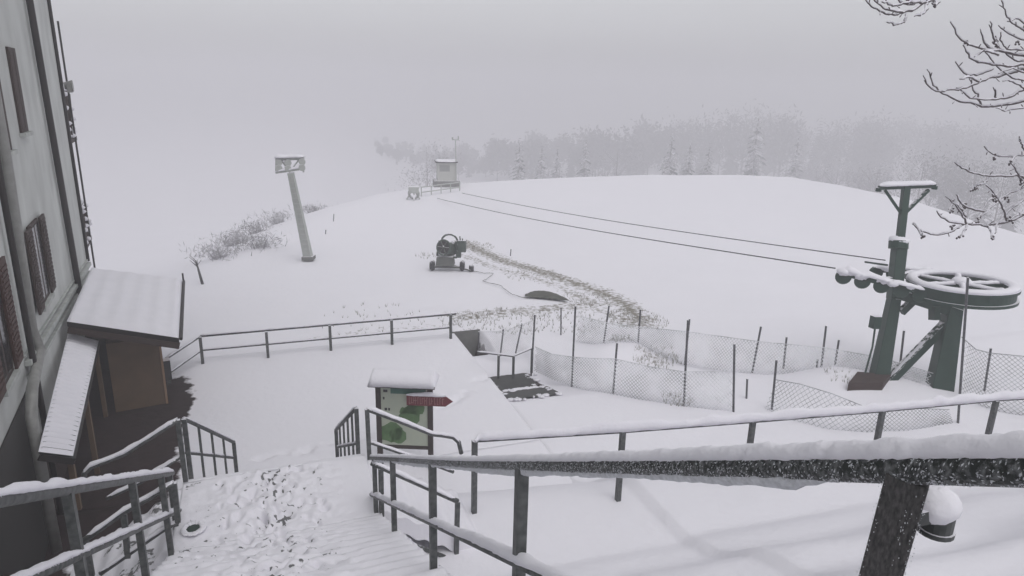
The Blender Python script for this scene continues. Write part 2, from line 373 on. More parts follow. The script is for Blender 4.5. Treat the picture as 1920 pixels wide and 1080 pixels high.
# heightfield helper for stairs / terrace
def hfield(name, m, a, b, zf, parent=None, bare=None, gr=None, skirt=1.0):
    A_, B_ = np.meshgrid(a, b, indexing='ij'); Zz = zf(A_, B_)
    Xx = U[0]*A_+V[0]*B_; Yy = U[1]*A_+V[1]*B_; n1, n2 = A_.shape
    vs = np.stack([Xx, Yy, Zz], -1).reshape(-1, 3).tolist(); ix = np.arange(n1*n2).reshape(n1, n2)
    fs = np.stack([ix[:-1, :-1], ix[:-1, 1:], ix[1:, 1:], ix[1:, :-1]], -1).reshape(-1, 4)[:, ::-1].tolist()
    edge = list(ix[0, :])+list(ix[1:, -1])+list(ix[-1, -2::-1])+list(ix[-2:0:-1, 0]); o = len(vs)
    for e in edge: vs.append([vs[e][0], vs[e][1], vs[e][2]-skirt])
    for i in range(len(edge)): j = (i+1) % len(edge); fs.append([int(edge[i]), int(edge[j]), o+j, o+i])
    mm = bpy.data.meshes.new(name); mm.from_pydata(vs, [], fs); mm.update(); mm.materials.append(m)
    for nm, fn in (('bare', bare), ('grass', gr)):
        at = mm.attributes.new(nm, 'FLOAT', 'POINT')
        arr = (fn(A_, B_) if fn else np.zeros_like(A_)).reshape(-1)
        at.data.foreach_set('value', np.concatenate([arr, np.zeros(len(edge))]).astype(np.float32))
    mm.polygons.foreach_set('use_smooth', [i < (n1-1)*(n2-1) for i in range(len(mm.polygons))])
    o_ = bpy.data.objects.new(name, mm); C.objects.link(o_)
    if parent is not None: o_.parent = parent; o_.matrix_parent_inverse = Matrix.Translation(parent_loc(parent)).inverted()
    return o_

# terrace: a slab of snow-covered paving
TER = .0
def terr_z(a, b):
    z = .06+.02*(fbm(a*.7, b*.7, 4)-.5)
    # a line of old footprints crossing it
    fp = [onz(*p) for p in ((470, 868), (560, 852), (700, 815), (850, 755), (905, 712), (945, 695))]
    x = U[0]*a+V[0]*b; y = U[1]*a+V[1]*b; d = seg_d(x, y, fp)
    t = fbm(x*3.1, y*3.1, 2)
    z = z-.10*np.exp(-(d/.16)**2)*sm(t, .42, .6)
    ed = np.minimum.reduce([sm(b, 6.52, 6.25), sm(a, 23.95, 23.75)*0+1])
    return z*1.0+0*ed
_tb = onz(965, 755)
hfield('terrace', ground_m, np.arange(15.2, 23.96, .08), np.arange(-7.6, 6.53, .08), terr_z, skirt=1.9,
       bare=lambda a, b: np.maximum(1.1*sm(-b, 1.75, 3.3+.0*a)*(1-sm(a, 21.2, 23.6)), 1.0*sm(-b, 3.6, 4.4)))
tag(bpy.data.objects['terrace'], kind='structure')
hfield('forecourt', ground_m, np.arange(12.4, 15.25, .1), np.arange(-7.6, 6.6, .1), lambda a, b: .055+.02*(fbm(a*.7, b*.7, 4)-.5), skirt=.8, bare=lambda a, b: 1.1*sm(-b, 1.75, 3.0))
tag(bpy.data.objects['forecourt'], kind='structure')

# ------------------------------------------------------------------ staircase
SB0, SB1 = -1.62, 1.38
RG = random.Random(11)
prints = []
for k in range(190):
    a_ = RG.uniform(4.6, 11.2); b_ = RG.gauss(-.25, .62) if k % 2 else RG.gauss(-.3, .25)
    if -1.5 < b_ < .95: prints.append((a_, b_, RG.uniform(.04, .085), RG.uniform(.07, .15), RG.uniform(.035, .10), RG.uniform(-.5, .5)))
def step_prof(t, run=.33, k=.5):   # rounded snow-covered steps
    s = t/run; f = s-np.floor(s); return (np.floor(s)+sm(f, .25, 1.0))*run*k
def foot(a, b):
    z = np.zeros_like(a)
    for (pa, pb, sw, sl, dp, an) in prints:
        da = a-pa; db = b-pb; c, s_ = math.cos(an), math.sin(an); p_ = da*c+db*s_; q_ = -da*s_+db*c
        e = (p_/sl)**2+(q_/sw)**2; z = z-dp*np.exp(-e**1.5)+dp*.15*np.exp(-(np.sqrt(e)-1.4)**2*4)
    return z
def upper_z(a, b):
    t = np.maximum(9.38-a, 0); base = 2.6+step_prof(t)
    lane = np.exp(-((b+.22)/.62)**2); rough = (.022+.026*lane)*(fbm(a*7, b*8, 3)-.5)*sm(b, 1.25, .6)*2-lane*.035*sm(np.abs(fbm(a*3.3+9, b*3.6, 3)-.5), .12, .0)+.07*(fbm(a*1.7, b*1.7, 3)-.5)*sm(b, 1.2, .6)
    return base+rough+foot(a, b)*np.where(t > 0, .75, 1.)
def upper_bare(a, b):
    t = 9.38-a; f = (t/.33)-np.floor(t/.33)
    lane = np.exp(-((b+.22-.05*np.sin(a*3))/.26)**2)
    st = np.where(t > 0, np.exp(-((f-.2)/.13)**2), 0)*lane*sm(fbm(a*7, b*13, 2), .34, .5)*.95
    land = np.where(t <= 0, 1.06*np.exp(-((b+.15)/.42)**2)*sm(fbm(a*14, b*16, 2), .5, .68)*.68, 0)
    sc = sm(fbm(a*12+30, b*11, 2), .66, .76)*.52*sm(b, 1.1, .6)
    return np.maximum.reduce([st, land, sc*.93])
st = thing('staircase', 'wide outdoor staircase under trodden snow running down between tube handrails', 'stairs', L(9.4, -.1, 1.2))
hfield('upper_flight', stair_m, np.arange(1.6, 9.42, .025), np.arange(SB0, SB1+.01, .03), upper_z, st, upper_bare, skirt=.35)
hfield('landing', stair_m, np.arange(9.4, 11.32, .025), np.arange(SB0, SB1+.01, .03), upper_z, st, upper_bare, skirt=.35)
def low_z(a, b): t = np.maximum(a-11.3, 0); return 2.58-step_prof(t, .33, .6)
hfield('lower_flight', stair_m, np.arange(11.31, 15.4, .05), np.arange(SB0, SB1+.01, .1), low_z, st, skirt=.35)
for sgn, b0 in ((1, SB1), (-1, SB0)):
    bs = np.arange(0, 1.75, .05)
    def side_z(a, b, sgn=sgn, b0=b0): t = np.maximum((b-b0)*sgn, 0); return 2.57-step_prof(t, .3, .6)+.02*(fbm(a*5, b*5, 3)-.5)
    bb = b0+sgn*bs; bb = bb if sgn > 0 else bb[::-1]
    hfield('side_flight', stair_m, np.arange(9.5, 11.2, .05), bb, side_z, st, (lambda a, b: .5*sm(fbm(a*3, b*3, 2), .5, .65)*np.ones_like(a)) if sgn < 0 else None, skirt=.3)
sp = MB()
for bb in (SB0-.03, SB1+.03):
    sp.bar(L(1.6, bb, 2.6+.5*7.78-.22), L(9.4, bb, 2.38), .04, .26, side=V); sp.bar(L(9.42, bb, 2.38), L(11.3, bb, 2.38), .04, .22, side=V)
sp.build('side_plate', green_m, st)
nose = MB(); nose.bar(L(11.33, SB0, 2.45), L(11.33, SB1, 2.45), .03, .2); nose.build('edge_plate', rail_m, st)
dr = thing('drain_cover', 'small dark round drain showing through the snow at the landing edge', 'drain', onz(360, 992, 2.62))
d = MB(); c = onz(362, 988, 2.68); c[2] = float(upper_z(np.array([[ab(c)[0]]]), np.array([[ab(c)[1]]]))[0, 0])+.045; d.tube([c-np.array([0, 0, .05]), c-np.array([0, 0, .012])], .115, 18, .2, random.Random(3)); d.build('grate', mat('drain_green', (.012, .03, .022), .5), dr)
d = MB(); [d.blob(c+np.array([math.cos(t)*.135, math.sin(t)*.135, -.02]), .05, .05, .03*(1+.5*math.sin(t)), int(t*9), 5, .4) for t in np.linspace(0, 6.1, 16)]; d.build('snow_rim', snow_cap_m, dr, True)

# ------------------------------------------------------------------ handrails
def railing(name, label, tops, mids, posts, r=.036, group='tube handrails of the staircase and terrace', capw=.075, caph=.05, loc=None, seed=0, post_r=.036, pick=None, cat='railing', capmid=True, square=True):
    t = thing(name, label, cat, loc if loc is not None else posts[0][1], group)
    b = MB(); b.tube(tops, r, 10); o = b.build('top_rail', rail_m, t, True)
    c = MB(); c.cap([np.array(p)+[0, 0, r*.55] for p in tops], capw, caph, seed); c.build('snow_cap', snow_cap_m, o, True)
    for i, md in enumerate(mids):
        b = MB(); b.tube(md, r*.85, 8); o = b.build('mid_rail', rail_m, t, True)
        if capmid:
            c = MB(); c.cap([np.array(p)+[0, 0, r*.5] for p in md], capw*.85, caph*.8, seed+7+i); c.build('snow_cap', snow_cap_m, o, True)
    for p, q_ in posts:
        b = MB()
        if square: b.bar(p, q_, post_r*2, post_r*2, side=V)
        else: b.tube([p, q_], post_r, 8)
        b.build('post', rail_m, t)
    for p, q_ in (pick or []):
        b = MB(); b.bar(p, q_, .04, .04, side=V); b.build('baluster', rail_m, t)
    return t
def lerp(p, q_, t): return np.array(p)*(1-t)+np.array(q_)*t
def rail_at(pts, a):   # point on a polyline at local a
    for p, q_ in zip(pts[:-1], pts[1:]):
        pa, qa = ab(p)[0], ab(q_)[0]
        if (pa-a)*(qa-a) <= 0: return lerp(p, q_, (a-pa)/(qa-pa+1e-9))
    return np.array(pts[-1] if abs(ab(pts[-1])[0]-a) < abs(ab(pts[0])[0]-a) else pts[0])
stair_surf = lambda a: 2.6+.5*max(9.38-a, 0)

# left rail of the upper flight
lt = [onb(*p, -1.6) for p in ((322, 887), (160, 912), (0, 938))]; dirv = lt[-1]-lt[0]; dirv /= np.linalg.norm(dirv); lt = [lt[0], lt[0]+dirv*6.5, lt[0]+dirv*9.2]
lm_ = [onb(*p, -1.6) for p in ((336, 957), (60, 1082))]; dv = lm_[-1]-lm_[0]; dv /= np.linalg.norm(dv); lm_ = [lm_[0], lm_[0]+dv*8.9]
posts = []
for a_ in (10.02, 9.35, 7.66, 5.52, 3.4): p = rail_at(lt, a_); posts.append((L(a_, -1.6, stair_surf(a_)-.25), p))
railing('stair_railing', 'long snow-topped tube handrail on the left side of the upper stair flight', lt, [lm_], posts, loc=L(7.66, -1.6, stair_surf(7.66)), capw=.1, caph=.07, seed=5, r=.046)

# right rail of the upper flight, passing close to the camera
rp = [onb(x, y, 1.3) for x, y in ((697, 858), (1920, 866))]
e = rp[1]+(rp[1]-rp[0])/np.linalg.norm(rp[1]-rp[0])*1.6
rt_pts = [rp[0]]+[lerp(rp[0], e, t) for t in np.linspace(0, 1, 24)[1:]]
rt_pts = [p-np.array([0, 0, float(np.interp(ab(p)[0], [0, .74, 1.2, 1.7, 2.3, 4.1, 5, 7, 9.7], [0, .012, .018, .024, .032, .044, .042, .02, 0]))]) for i, p in enumerate(rt_pts)]
rr = thing('stair_railing', 'thick frost-streaked handrail crossing the foreground at the right of the upper stair flight', 'railing', L(5.59, 1.3, 4.4), 'tube handrails of the staircase and terrace')
# frosted tube material: dark metal with slanting snow streaks
nm_ = bpy.data.materials.new('frost_streaked_tube'); nm_.use_nodes = True; n = nm_.node_tree; bs = n.nodes['Principled BSDF']
tc = n.nodes.new('ShaderNodeTexCoord'); mp = n.nodes.new('ShaderNodeMapping'); mp.inputs['Rotation'].default_value = (0.5, 0.3, .35); mp.inputs['Scale'].default_value = (1., .8, .6)
nz = n.nodes.new('ShaderNodeTexNoise'); nz.inputs['Scale'].default_value = 75; nz.inputs['Detail'].default_value = 3; nz.inputs['Roughness'].default_value = .6
mr = n.nodes.new('ShaderNodeMapRange'); mr.inputs[1].default_value = .45; mr.inputs[2].default_value = .85
mx = n.nodes.new('ShaderNodeMix'); mx.data_type = 'RGBA'; mx.inputs[6].default_value = (.014, .018, .016, 1); mx.inputs[7].default_value = (.3, .31, .32, 1)
n.links.new(tc.outputs['Object'], mp.inputs[0]); n.links.new(mp.outputs[0], nz.inputs['Vector']); n.links.new(nz.outputs['Fac'], mr.inputs[0]); n.links.new(mr.outputs[0], mx.inputs[0]); n.links.new(mx.outputs[2], bs.inputs['Base Color'])
bpn = n.nodes.new('ShaderNodeBump'); bpn.inputs['Distance'].default_value = .01; n.links.new(mr.outputs[0], bpn.inputs['Height']); n.links.new(bpn.outputs[0], bs.inputs['Normal'])
fine = []
for p, q_ in zip(rt_pts[:-1], rt_pts[1:]):
    for k in range(20): fine.append(lerp(p, q_, k/20))
b = MB(); b.tube(fine, .037, 24); tr_ = b.build('top_rail', nm_, rr, True)
c = MB(); c.cap([p+np.array([0, 0, .026]) for p in fine[::3]], .066, lambda t: .036+.02*t**3, 21, step=.014, jit=.13, rough=.0012); c.build('snow_cap', snow_cap_m, tr_, True)
fr_pts = [p for p in fine if 1.0 < ab(p)[0] < 9.5]
def _fh(t):
    a_ = ab(fr_pts[min(len(fr_pts)-1, int(t*(len(fr_pts)-1)))])[0]
    return .003+.052*float(sm(a_, 1.0, 1.3))*(.8+.2*math.sin(a_*2.2))
c = MB(); c.cap([p-np.array([0, 0, .022]) for p in fr_pts[::3]], .05, _fh, 22, step=.03, down=True, jit=.12); c.build('hanging_frost', ice_m, tr_, True)
# rime flakes stuck to the tube
fl = MB(); rg = random.Random(5)
for k in range(8500):
    g_ = (len(fine)-2)*(.25+.75*rg.random()); p = lerp(fine[int(g_)], fine[int(g_)+1], g_-int(g_)); th = math.pi+1.3-2.4*rg.random()**1.4
    d_ = dirv*-1; sd = np.cross(d_, (0, 0, 1.)); sd /= np.linalg.norm(sd); nn = np.cross(sd, d_)
    o_ = (sd*math.cos(th)+nn*math.sin(th)); tg = -sd*math.sin(th)+nn*math.cos(th); s_ = rg.uniform(.0007, .0024)*(1.3 if rg.random() < .2 else 1)
    c_ = p+o_*.0365; l_ = (d_*rg.uniform(.2, 1)+tg*rg.uniform(.3, 1)*rg.choice((1, 1, 1, -.4))); l_ /= np.linalg.norm(l_); w_ = np.cross(l_, o_)
    fl.add([c_-l_*s_*2.2, c_+w_*s_*.8, c_+l_*s_*2.2, c_-w_*s_*.8, c_+o_*s_*1.3], [(0, 1, 4), (1, 2, 4), (2, 3, 4), (3, 0, 4)])
tag(fl.build('rime_flakes', ice_m, tr_, True), kind='stuff')
md = [onb(*p, 1.3) for p in ((697, 927), (812, 987), (966, 1052))]; dv = md[-1]-md[0]; dv /= np.linalg.norm(dv); md = [md[0], md[0]+dv*10.2]
b = MB(); b.tube(md, .038, 10); mo = b.build('mid_rail', rail_m, rr, True)
c = MB(); c.cap([p+np.array([0, 0, .016]) for p in md], .085, .06, 31); c.build('snow_cap', snow_cap_m, mo, True)
for a_ in (9.48, 7.8, 5.57, 3.29):
    p = rail_at(rt_pts, a_); b = MB(); b.bar(L(a_, 1.3, stair_surf(a_)-.25), p, .065, .065, side=V); b.build('post', rail_m, rr)
# nearest post with its bracket
post_m = mat('frosted_post', (.02, .02, .02), .6, .2, noise=(160, (.09, .085, .085), .2, (1, 1, .35)), bump=(80, .5, .004))
ptop = onb(1703, 893, 1.3); pbot = ptop+(onb(1640, 1120, 1.3)-ptop)*1.0
pb2 = ptop+(pbot-ptop)*4.2
b = MB(); b.bar(pb2, ptop, .085, .05, side=V*.55-U*.8); np_ = b.build('post', post_m, rr, bevel=.004)
b = MB(); e_ = V*.55-U*.8; e_ /= np.linalg.norm(e_); ax_ = (ptop-pb2)/np.linalg.norm(ptop-pb2); f_ = np.cross(ax_, e_)
for k in range(700):
    l_ = R.random()*.75; e1 = R.choice((-.0425, .0425, .018, .0425)); s_ = R.uniform(.0004, .0014)
    c_ = ptop-ax_*l_+e_*(e1+R.gauss(0, .004))+f_*R.choice((-.0255, .0255)); b.blob(c_, s_, s_, s_*1.6, k, 3, .4)
tag(b.build('edge_frost', ice_m, np_), kind='stuff')
br = ptop+(pbot-ptop)*.34; sd = V
b = MB(); b.bar(br+sd*.03, br+sd*.12, .04, .035); b.cyl(br+sd*.135-np.array([0, 0, .055]), br+sd*.135+np.array([0, 0, .01]), .036, 18); b.cyl(br+sd*.135-np.array([0, 0, .062]), br+sd*.135-np.array([0, 0, .05]), .041, 18); b.build('bracket', rail_m, np_)
b = MB(); b.blob(br+sd*.118+np.array([0, 0, .014]), .056, .045, .045, 3, 12, .05); b.build('snow_lump', snow_cap_m, np_, True)

# pickets of the lower flight
def picket(label, tp, mp_, n, seed, tilt):
    bot = lambda p: np.array([p[0], p[1], max(p[2]-1.55, .0)])
    ts = np.linspace(0, 1, n)
    posts = [(bot(tp[0]), tp[0]), (bot(tp[1]), tp[1])]
    pk = [(bot(lerp(tp[0], tp[1], t)), lerp(tp[0], tp[1], t)) for t in ts[1:-1]]
    return railing('stair_railing', label, tp, [mp_], posts, r=.036, seed=seed, pick=pk, capw=.085, caph=.04)
a1 = 13.6
picket('short picket railing on the left of the lower stair flight, above the dark paving', [ona(345, 785, 11.45), ona(438, 829, a1)], [ona(347, 848, 11.45), ona(438, 858, a1)], 5, 41, 0)
picket('short picket railing on the right of the lower stair flight, beside the map board', [ona(668, 765, 11.45), ona(630, 806, a1)], [ona(670, 831, 11.45), ona(633, 838, a1)], 6, 42, 0)
# rails of the side flights
def side_rail(label, tops, mids, posts, seed, **k): return railing('stair_railing', label, tops, mids, posts, r=.042, seed=seed, capw=.09, caph=.055, **k)
tp = [ona(x, y, 11.25) for x, y in ((688, 767), (750, 790), (810, 814), (835, 817), (850, 820), (860, 829), (865, 850))]
side_rail('curved-end handrail starting beside the map board, right of the landing', tp, [[ona(x, y, 11.25) for x, y in ((690, 828), (790, 862), (850, 885))]],
          [(L(11.25, 1.46, 2.4), tp[0])], 51)
tp = [ona(x, y, 11.25) for x, y in ((333, 787), (280, 822), (232, 852), (190, 868), (170, 876), (158, 888), (157, 905))]
side_rail('curved-end handrail falling left from the landing over the dark snow-free ground', tp, [[ona(x, y, 11.25) for x, y in ((336, 858), (262, 905), (200, 935))]],
          [(ona(347, 892, 11.25)-np.array([0, 0, .1]), tp[0])], 52)
tp = [ona(x, y, 9.45) for x, y in ((697, 868), (742, 888), (858, 940))]
bt = [ona(x, y, 9.45) for x, y in ((702, 985), (750, 1012), (855, 1052))]
side_rail('lower handrail of the side steps, right behind the near frosty rail', tp, [bt], [(bt[2]-np.array([0, 0, .05]), tp[2]), (ona(716, 984, 9.45), ona(714, 878, 9.45))], 53, capmid=False)
tp = [ona(x, y, 9.45) for x, y in ((326, 905), (300, 922), (232, 960), (158, 1013))]
bt = [ona(x, y, 9.45) for x, y in ((334, 978), (304, 995), (188, 1076))]
side_rail('lower handrail of the side steps left of the landing, with snow clinging to it', tp, [bt], [(bt[0], tp[0]), (ona(240, 1045, 9.45), ona(232, 962, 9.45)), (ona(172, 1080, 9.45), ona(160, 1012, 9.45))], 54)

# terrace railing
tops = [onz(x, y, 1.0) for x, y in ((318, 667), (375, 630), (855, 588))]
ppx = ((375, 632, 675), (499, 622, 666), (618, 610, 656), (734, 600, 645), (845, 590, 634))
posts = []
A0 = tops[1]; A1 = tops[2]
for x, y0, y1 in ppx:
    t = (x-375)/(855-375); p = lerp(A0, A1, t*1.0); p = onz(x, y0, 1.0); posts.append((np.array([p[0], p[1], 0.]), p))
low = np.array([0, 0, -.5])
railing('terrace_railing', 'long dark railing with thin snow on top along the far edge of the snowy terrace', [tops[1], tops[2]], [[tops[1]+low, posts[-1][1]+low]], posts, loc=posts[2][0], seed=61, capw=.09, caph=.05, r=.045, post_r=.045)
p0 = onz(312, 672, .9)
railing('terrace_railing', 'short railing turning back from the terrace corner toward the brown shelter', [tops[1]+np.array([0, 0, -.01]), p0], [[tops[1]+low, p0+low]], [(np.array([p0[0], p0[1], 0]), p0)], seed=62, capw=.09, caph=.04, r=.045, post_r=.045)
# walkway railing
wt = [onz(x, y, 3.0) for x, y in ((890, 852), (890, 832), (896, 826), (1168, 809), (1412, 790), (1655, 770), (1868, 750), (1990, 742))]
wt[0] = wt[1]-np.array([0, 0, .12])
posts = []
for x, y in ((890, 826), (1168, 809), (1412, 790), (1655, 770), (1868, 751)):
    p = onz(x, y, 3.0); posts.append((np.array([p[0], p[1], 1.45]), p))
railing('walkway_railing', 'railing under a thick roll of snow along the walkway before the net fences', wt[1:], [], posts, loc=posts[1][0], seed=71, capw=.125, caph=.17, r=.036, post_r=.045)

# ------------------------------------------------------------------ information board
bl_, br_ = onz(714, 878), onz(808, 882)
bb = thing('information_board', 'green and white map board under a small snow-covered roof at the foot of the stairs', 'notice board', (bl_+br_)/2)
ex = (br_-bl_); ex[2] = 0; bw = np.linalg.norm(ex); ex /= bw; ey = np.cross((0, 0, 1.), ex); ZC = float((bl_-CAM)@fw)
def bz(px, py, base):  # height above ground of an image point in the board's plane
    d_ = ray(px, py); nrm = ey; t = ((base-CAM)@nrm)/(d_@nrm); return CAM+d_*t
for x, y0 in ((714, 722), (808, 717)):
    base = bl_ if x < 760 else br_; tpz = bz(x, y0, base)[2]
    b = MB(); b.bar(base-np.array([0, 0, .1]), np.array([base[0], base[1], tpz]), .12, .1, side=ex); b.build('post', mat('board_post', (.035, .025, .022), .8) if x < 760 else bpy.data.materials['board_post'], bb)
pz1 = bz(760, 722, bl_)[2]; pz0 = bz(760, 834, bl_)[2]
cx = (bl_+br_)/2
fr = MB(); zm = (pz0+pz1)/2; hz = (pz1-pz0)/2
fr.box((cx[0], cx[1], zm), ex, ey, (0, 0, 1), bw/2-.062, .02, hz)
panel_m = mat('map_paper', (.42, .45, .36), .6, noise=(3, (.36, .4, .33), .3, (1, 1, 1)))
pn = fr.build('panel', panel_m, bb)
g = MB()
rg = random.Random(3)
def patch(u0, v0, ru, rv, n_=16):  # irregular green area of the map, u across, v up, 0..1
    c_ = np.array([cx[0], cx[1], pz0])+ex*(u0-.5)*(bw-.13)+np.array([0, 0, 1.])*(v0*(pz1-pz0))-ey*.0235
    vs = [c_]; 
    for k in range(n_):
        t = 2*math.pi*k/n_; r_ = 1+.35*(rg.random()-.5); vs.append(c_+ex*math.cos(t)*ru*r_+np.array([0, 0, 1.])*math.sin(t)*rv*r_)
    g.add(vs, [(0, k+1, (k+1) % n_+1) for k in range(n_)])
patch(.2, .22, .3, .26); patch(.34, .16, .2, .2); patch(.62, .5, .24, .3); patch(.75, .62, .2, .16); patch(.5, .58, .12, .1)
g.build('map_area', mat('map_green', (.1, .19, .075), .7, noise=(9, (.07, .13, .055), .3, (1, 1, 1))), pn)
hb = MB(); c_ = np.array([cx[0], cx[1], pz1-.12])-ey*.024; hb.box(c_+ex*.1, ex, ey, (0, 0, 1), bw/2-.2, .003, .1); hb.build('header_band', mat('header_green', (.035, .11, .085), .6), pn)
ln = MB()
for (u0, v0, w_) in ((.1, .9, .05), (.06, .78, .02), (.1, .6, .03), (.17, .6, .02)):
    c_ = np.array([cx[0], cx[1], pz0])+ex*(u0-.5)*(bw-.13)+np.array([0, 0, 1.])*(v0*(pz1-pz0))-ey*.024; ln.box(c_, ex, ey, (0, 0, 1), w_, .002, .035)
ln.build('symbol', black_m, pn)
fb = MB(); fb.box((cx[0], cx[1], pz0-.05), ex, ey, (0, 0, 1), bw/2-.065, .03, .045); fb.build('bottom_rail', bpy.data.materials['board_post'], bb)
rz = bz(760, 722, bl_)[2]+.06
rf = MB(); 
for sgn in (-1, 1):
    rf.hexa([np.array([cx[0], cx[1], rz])+ex*i*(bw/2+.16)+ey*(j*.34*sgn)+np.array([0, 0, k]) for k_, i, j, k in ((0, -1, 0, .14), (0, 1, 0, .14), (0, 1, 1, 0), (0, -1, 1, 0), (0, -1, 0, .18), (0, 1, 0, .18), (0, 1, 1, .04), (0, -1, 1, .04))])
ro = rf.build('roof', bpy.data.materials['board_post'], bb)
sc = MB(); base = np.array([cx[0], cx[1], rz+.05]); K = 11; n_ = 26
vs = []; fs = []
for i in range(n_+1):
    t = -1+2*i/n_
    for k in range(K):
        q_ = -1+2*k/(K-1); e_ = min(1, (1-abs(t))*14)**.5; zz = .12*(1-abs(q_))+.19*(1-abs(q_)**5)*e_+.02*(fbm(i*.3, k*.4, 2)-.5)
        vs.append(base+ex*t*(bw/2+.17)+ey*q_*.37+np.array([0, 0, zz-.02]))
for i in range(n_):
    for k in range(K-1): fs.append((i*K+k, (i+1)*K+k, (i+1)*K+k+1, i*K+k+1))
    fs.append((i*K+K-1, (i+1)*K+K-1, (i+1)*K, i*K))
fs.append(tuple(range(K))); fs.append(tuple(range(n_*K, (n_+1)*K))[::-1])
sc.add(vs, fs); sc.build('snow_cap', snow_cap_m, ro, True)
# red direction sign fixed to the right post
sg = thing('direction_sign', 'dark red arrow-shaped sign pointing right, mounted on the map board post', 'sign', bz(808, 745, br_)-ey*.09)
ys0 = bz(800, 757, br_)[2]; ys1 = bz(800, 738, br_)[2]; xl = bz(764, 747, br_); xr = bz(850, 744, br_)
def sgp(u_, z_, o_): return np.array([xl[0], xl[1], 0])+(xr-xl)*np.array([1, 1, 0])*u_-ey*(.09+o_)+np.array([0, 0, z_])
zc = (ys0+ys1)/2; prof = [(0, ys0), (.84, ys0), (1.0, zc), (.84, ys1), (0, ys1)]
sb = MB(); sb.add([sgp(u_, z_, 0) for u_, z_ in prof]+[sgp(u_, z_, .03) for u_, z_ in prof], [(0, 1, 2, 3, 4), (9, 8, 7, 6, 5)]+[(i, (i+1) % 5, 5+(i+1) % 5, 5+i) for i in range(5)])
sbo = sb.build('plate', mat('dark_red_paint', (.17, .02, .03), .5, noise=(12, (.1, .02, .025), .3, (1, 1, 1))), sg)
lt_ = MB(); rg = random.Random(8); u_ = .06
while u_ < .8:   # the row of small pale strokes that stands for the unreadable lettering
    w_ = rg.uniform(.02, .035); hh = (ys1-ys0)*rg.choice((.3, .36)); z_ = zc
    lt_.box((sgp(u_, z_, .034)), ex, ey, (0, 0, 1), .006, .002, hh)
    lt_.box((sgp(u_+.015, z_+rg.choice((-1, 0, 1))*hh*.8, .034)), ex, ey, (0, 0, 1), .017, .002, .008)
    u_ += w_*1.9
lt_.build('lettering', mat('faded_white', (.3, .16, .16), .7), sbo)
sc = MB(); sc.cap([sgp(0, ys1-.005, .015), sgp(.86, ys1-.005, .015)], .1, .075, 5); sc.build('snow_cap', snow_cap_m, sbo, True)

# ------------------------------------------------------------------ house on the left
fa = math.radians(26.4); fd = np.array([-math.sin(fa), math.cos(fa), 0]); fn = np.array([math.cos(fa), math.sin(fa), 0]); cor = onz(186, 640)
def FW(s, h, o=0.): return cor-fd*s+fn*o+np.array([0, 0, h])
house = thing('house', 'tall pale green plastered house with brown shutters and drainpipes at the left edge', 'house', FW(10, 0, -4))
WH = 22.0
w_ = MB(); w_.hexa([FW(0, -1, 0), FW(26, -1, 0), FW(26, -1, -9), FW(0, -1, -9), FW(0, WH, 0), FW(26, WH, 0), FW(26, WH, -9), FW(0, WH, -9)]); w_.build('wall', wall_m, house)
r_ = MB(); r_.hexa([FW(-.9, WH, .9), FW(27, WH, .9), FW(27, WH+2.6, -4.5), FW(-.9, WH+2.6, -4.5), FW(-.9, WH+.2, .9), FW(27, WH+.2, .9), FW(27, WH+2.8, -4.5), FW(-.9, WH+2.8, -4.5)])
r_.hexa([FW(-.9, WH+2.6, -4.5), FW(27, WH+2.6, -4.5), FW(27, WH, -9.9), FW(-.9, WH, -9.9), FW(-.9, WH+2.8, -4.5), FW(27, WH+2.8, -4.5), FW(27, WH+.2, -9.9), FW(-.9, WH+.2, -9.9)])
r_.build('roof', brown_m, house)
def fbox(s0, s1, h0, h1, o0, o1): return MB().hexa([FW(s0, h0, o0), FW(s1, h0, o0), FW(s1, h0, o1), FW(s0, h0, o1), FW(s0, h1, o0), FW(s1, h1, o0), FW(s1, h1, o1), FW(s0, h1, o1)])
def window(s0, s1, h0, h1, shut=True, sm_=brown_m):
    f = fbox(s0, s1, h0, h1, .003, .05).build('window', brown_m, house)
    n_ = 2
    for k in range(n_):
        wd = (s1-s0)/n_; fbox(s0+k*wd+.07, s0+(k+1)*wd-.07, h0+.09, h1-.09, .051, .056).build('pane', glass_m if shut else brown_m, f)
    fbox(s0-.08, s1+.08, h0-.09, h0-.003, .003, .13).build('sill', wallpale_m, f)
    if shut:
        for a_, b_ in ((s0-.62, s0-.02), (s1+.02, s1+.62)):
            x_ = MB(); 
            x_.hexa([FW(a_, h0, .06), FW(b_, h0, .06), FW(b_, h0, .11), FW(a_, h0, .11), FW(a_, h1, .06), FW(b_, h1, .06), FW(b_, h1, .11), FW(a_, h1, .11)])
            k = h0+.12
            while k < h1-.1:
                x_.hexa([FW(a_+.06, k, .11), FW(b_-.06, k, .11), FW(b_-.06, k, .13), FW(a_+.06, k, .13), FW(a_+.06, k+.05, .11), FW(b_-.06, k+.05, .11), FW(b_-.06, k+.05, .125), FW(a_+.06, k+.05, .125)]); k += .1
            x_.build('shutter', sm_, f)
window(7.35, 8.2, 7.85, 9.7, False)
window(9.6, 10.4, 7.6, 9.7, False)
window(8.15, 9.35, 4.05, 5.9, True)
window(12.9, 13.9, 3.9, 5.9, True, red_m)
window(14.6, 15.6, 7.8, 9.7, True)
def pipe(pts, r, m, nm='drainpipe'):
    b = MB(); b.tube([FW(*p) for p in pts], r, 12); b.build(nm, m, house, True)
pipe([(4.6, WH-.2, .12), (4.56, 11, .12), (3.86, 3.0, .12), (3.8, 2.7, .12)], .085, gutter_m)
pipe([(3.9, 11.5, .05), (3.7, 4, .05)], .02, red_m, 'cable_conduit')
pipe([(10.65, WH-.2, .1), (10.67, 7.5, .1), (11.1, 4.1, .1), (10.9, 3.55, .14), (12.55, 3.35, .2), (13.0, 3.0, .2), (13.0, -.5, .2)], .1, gutterpale_m)
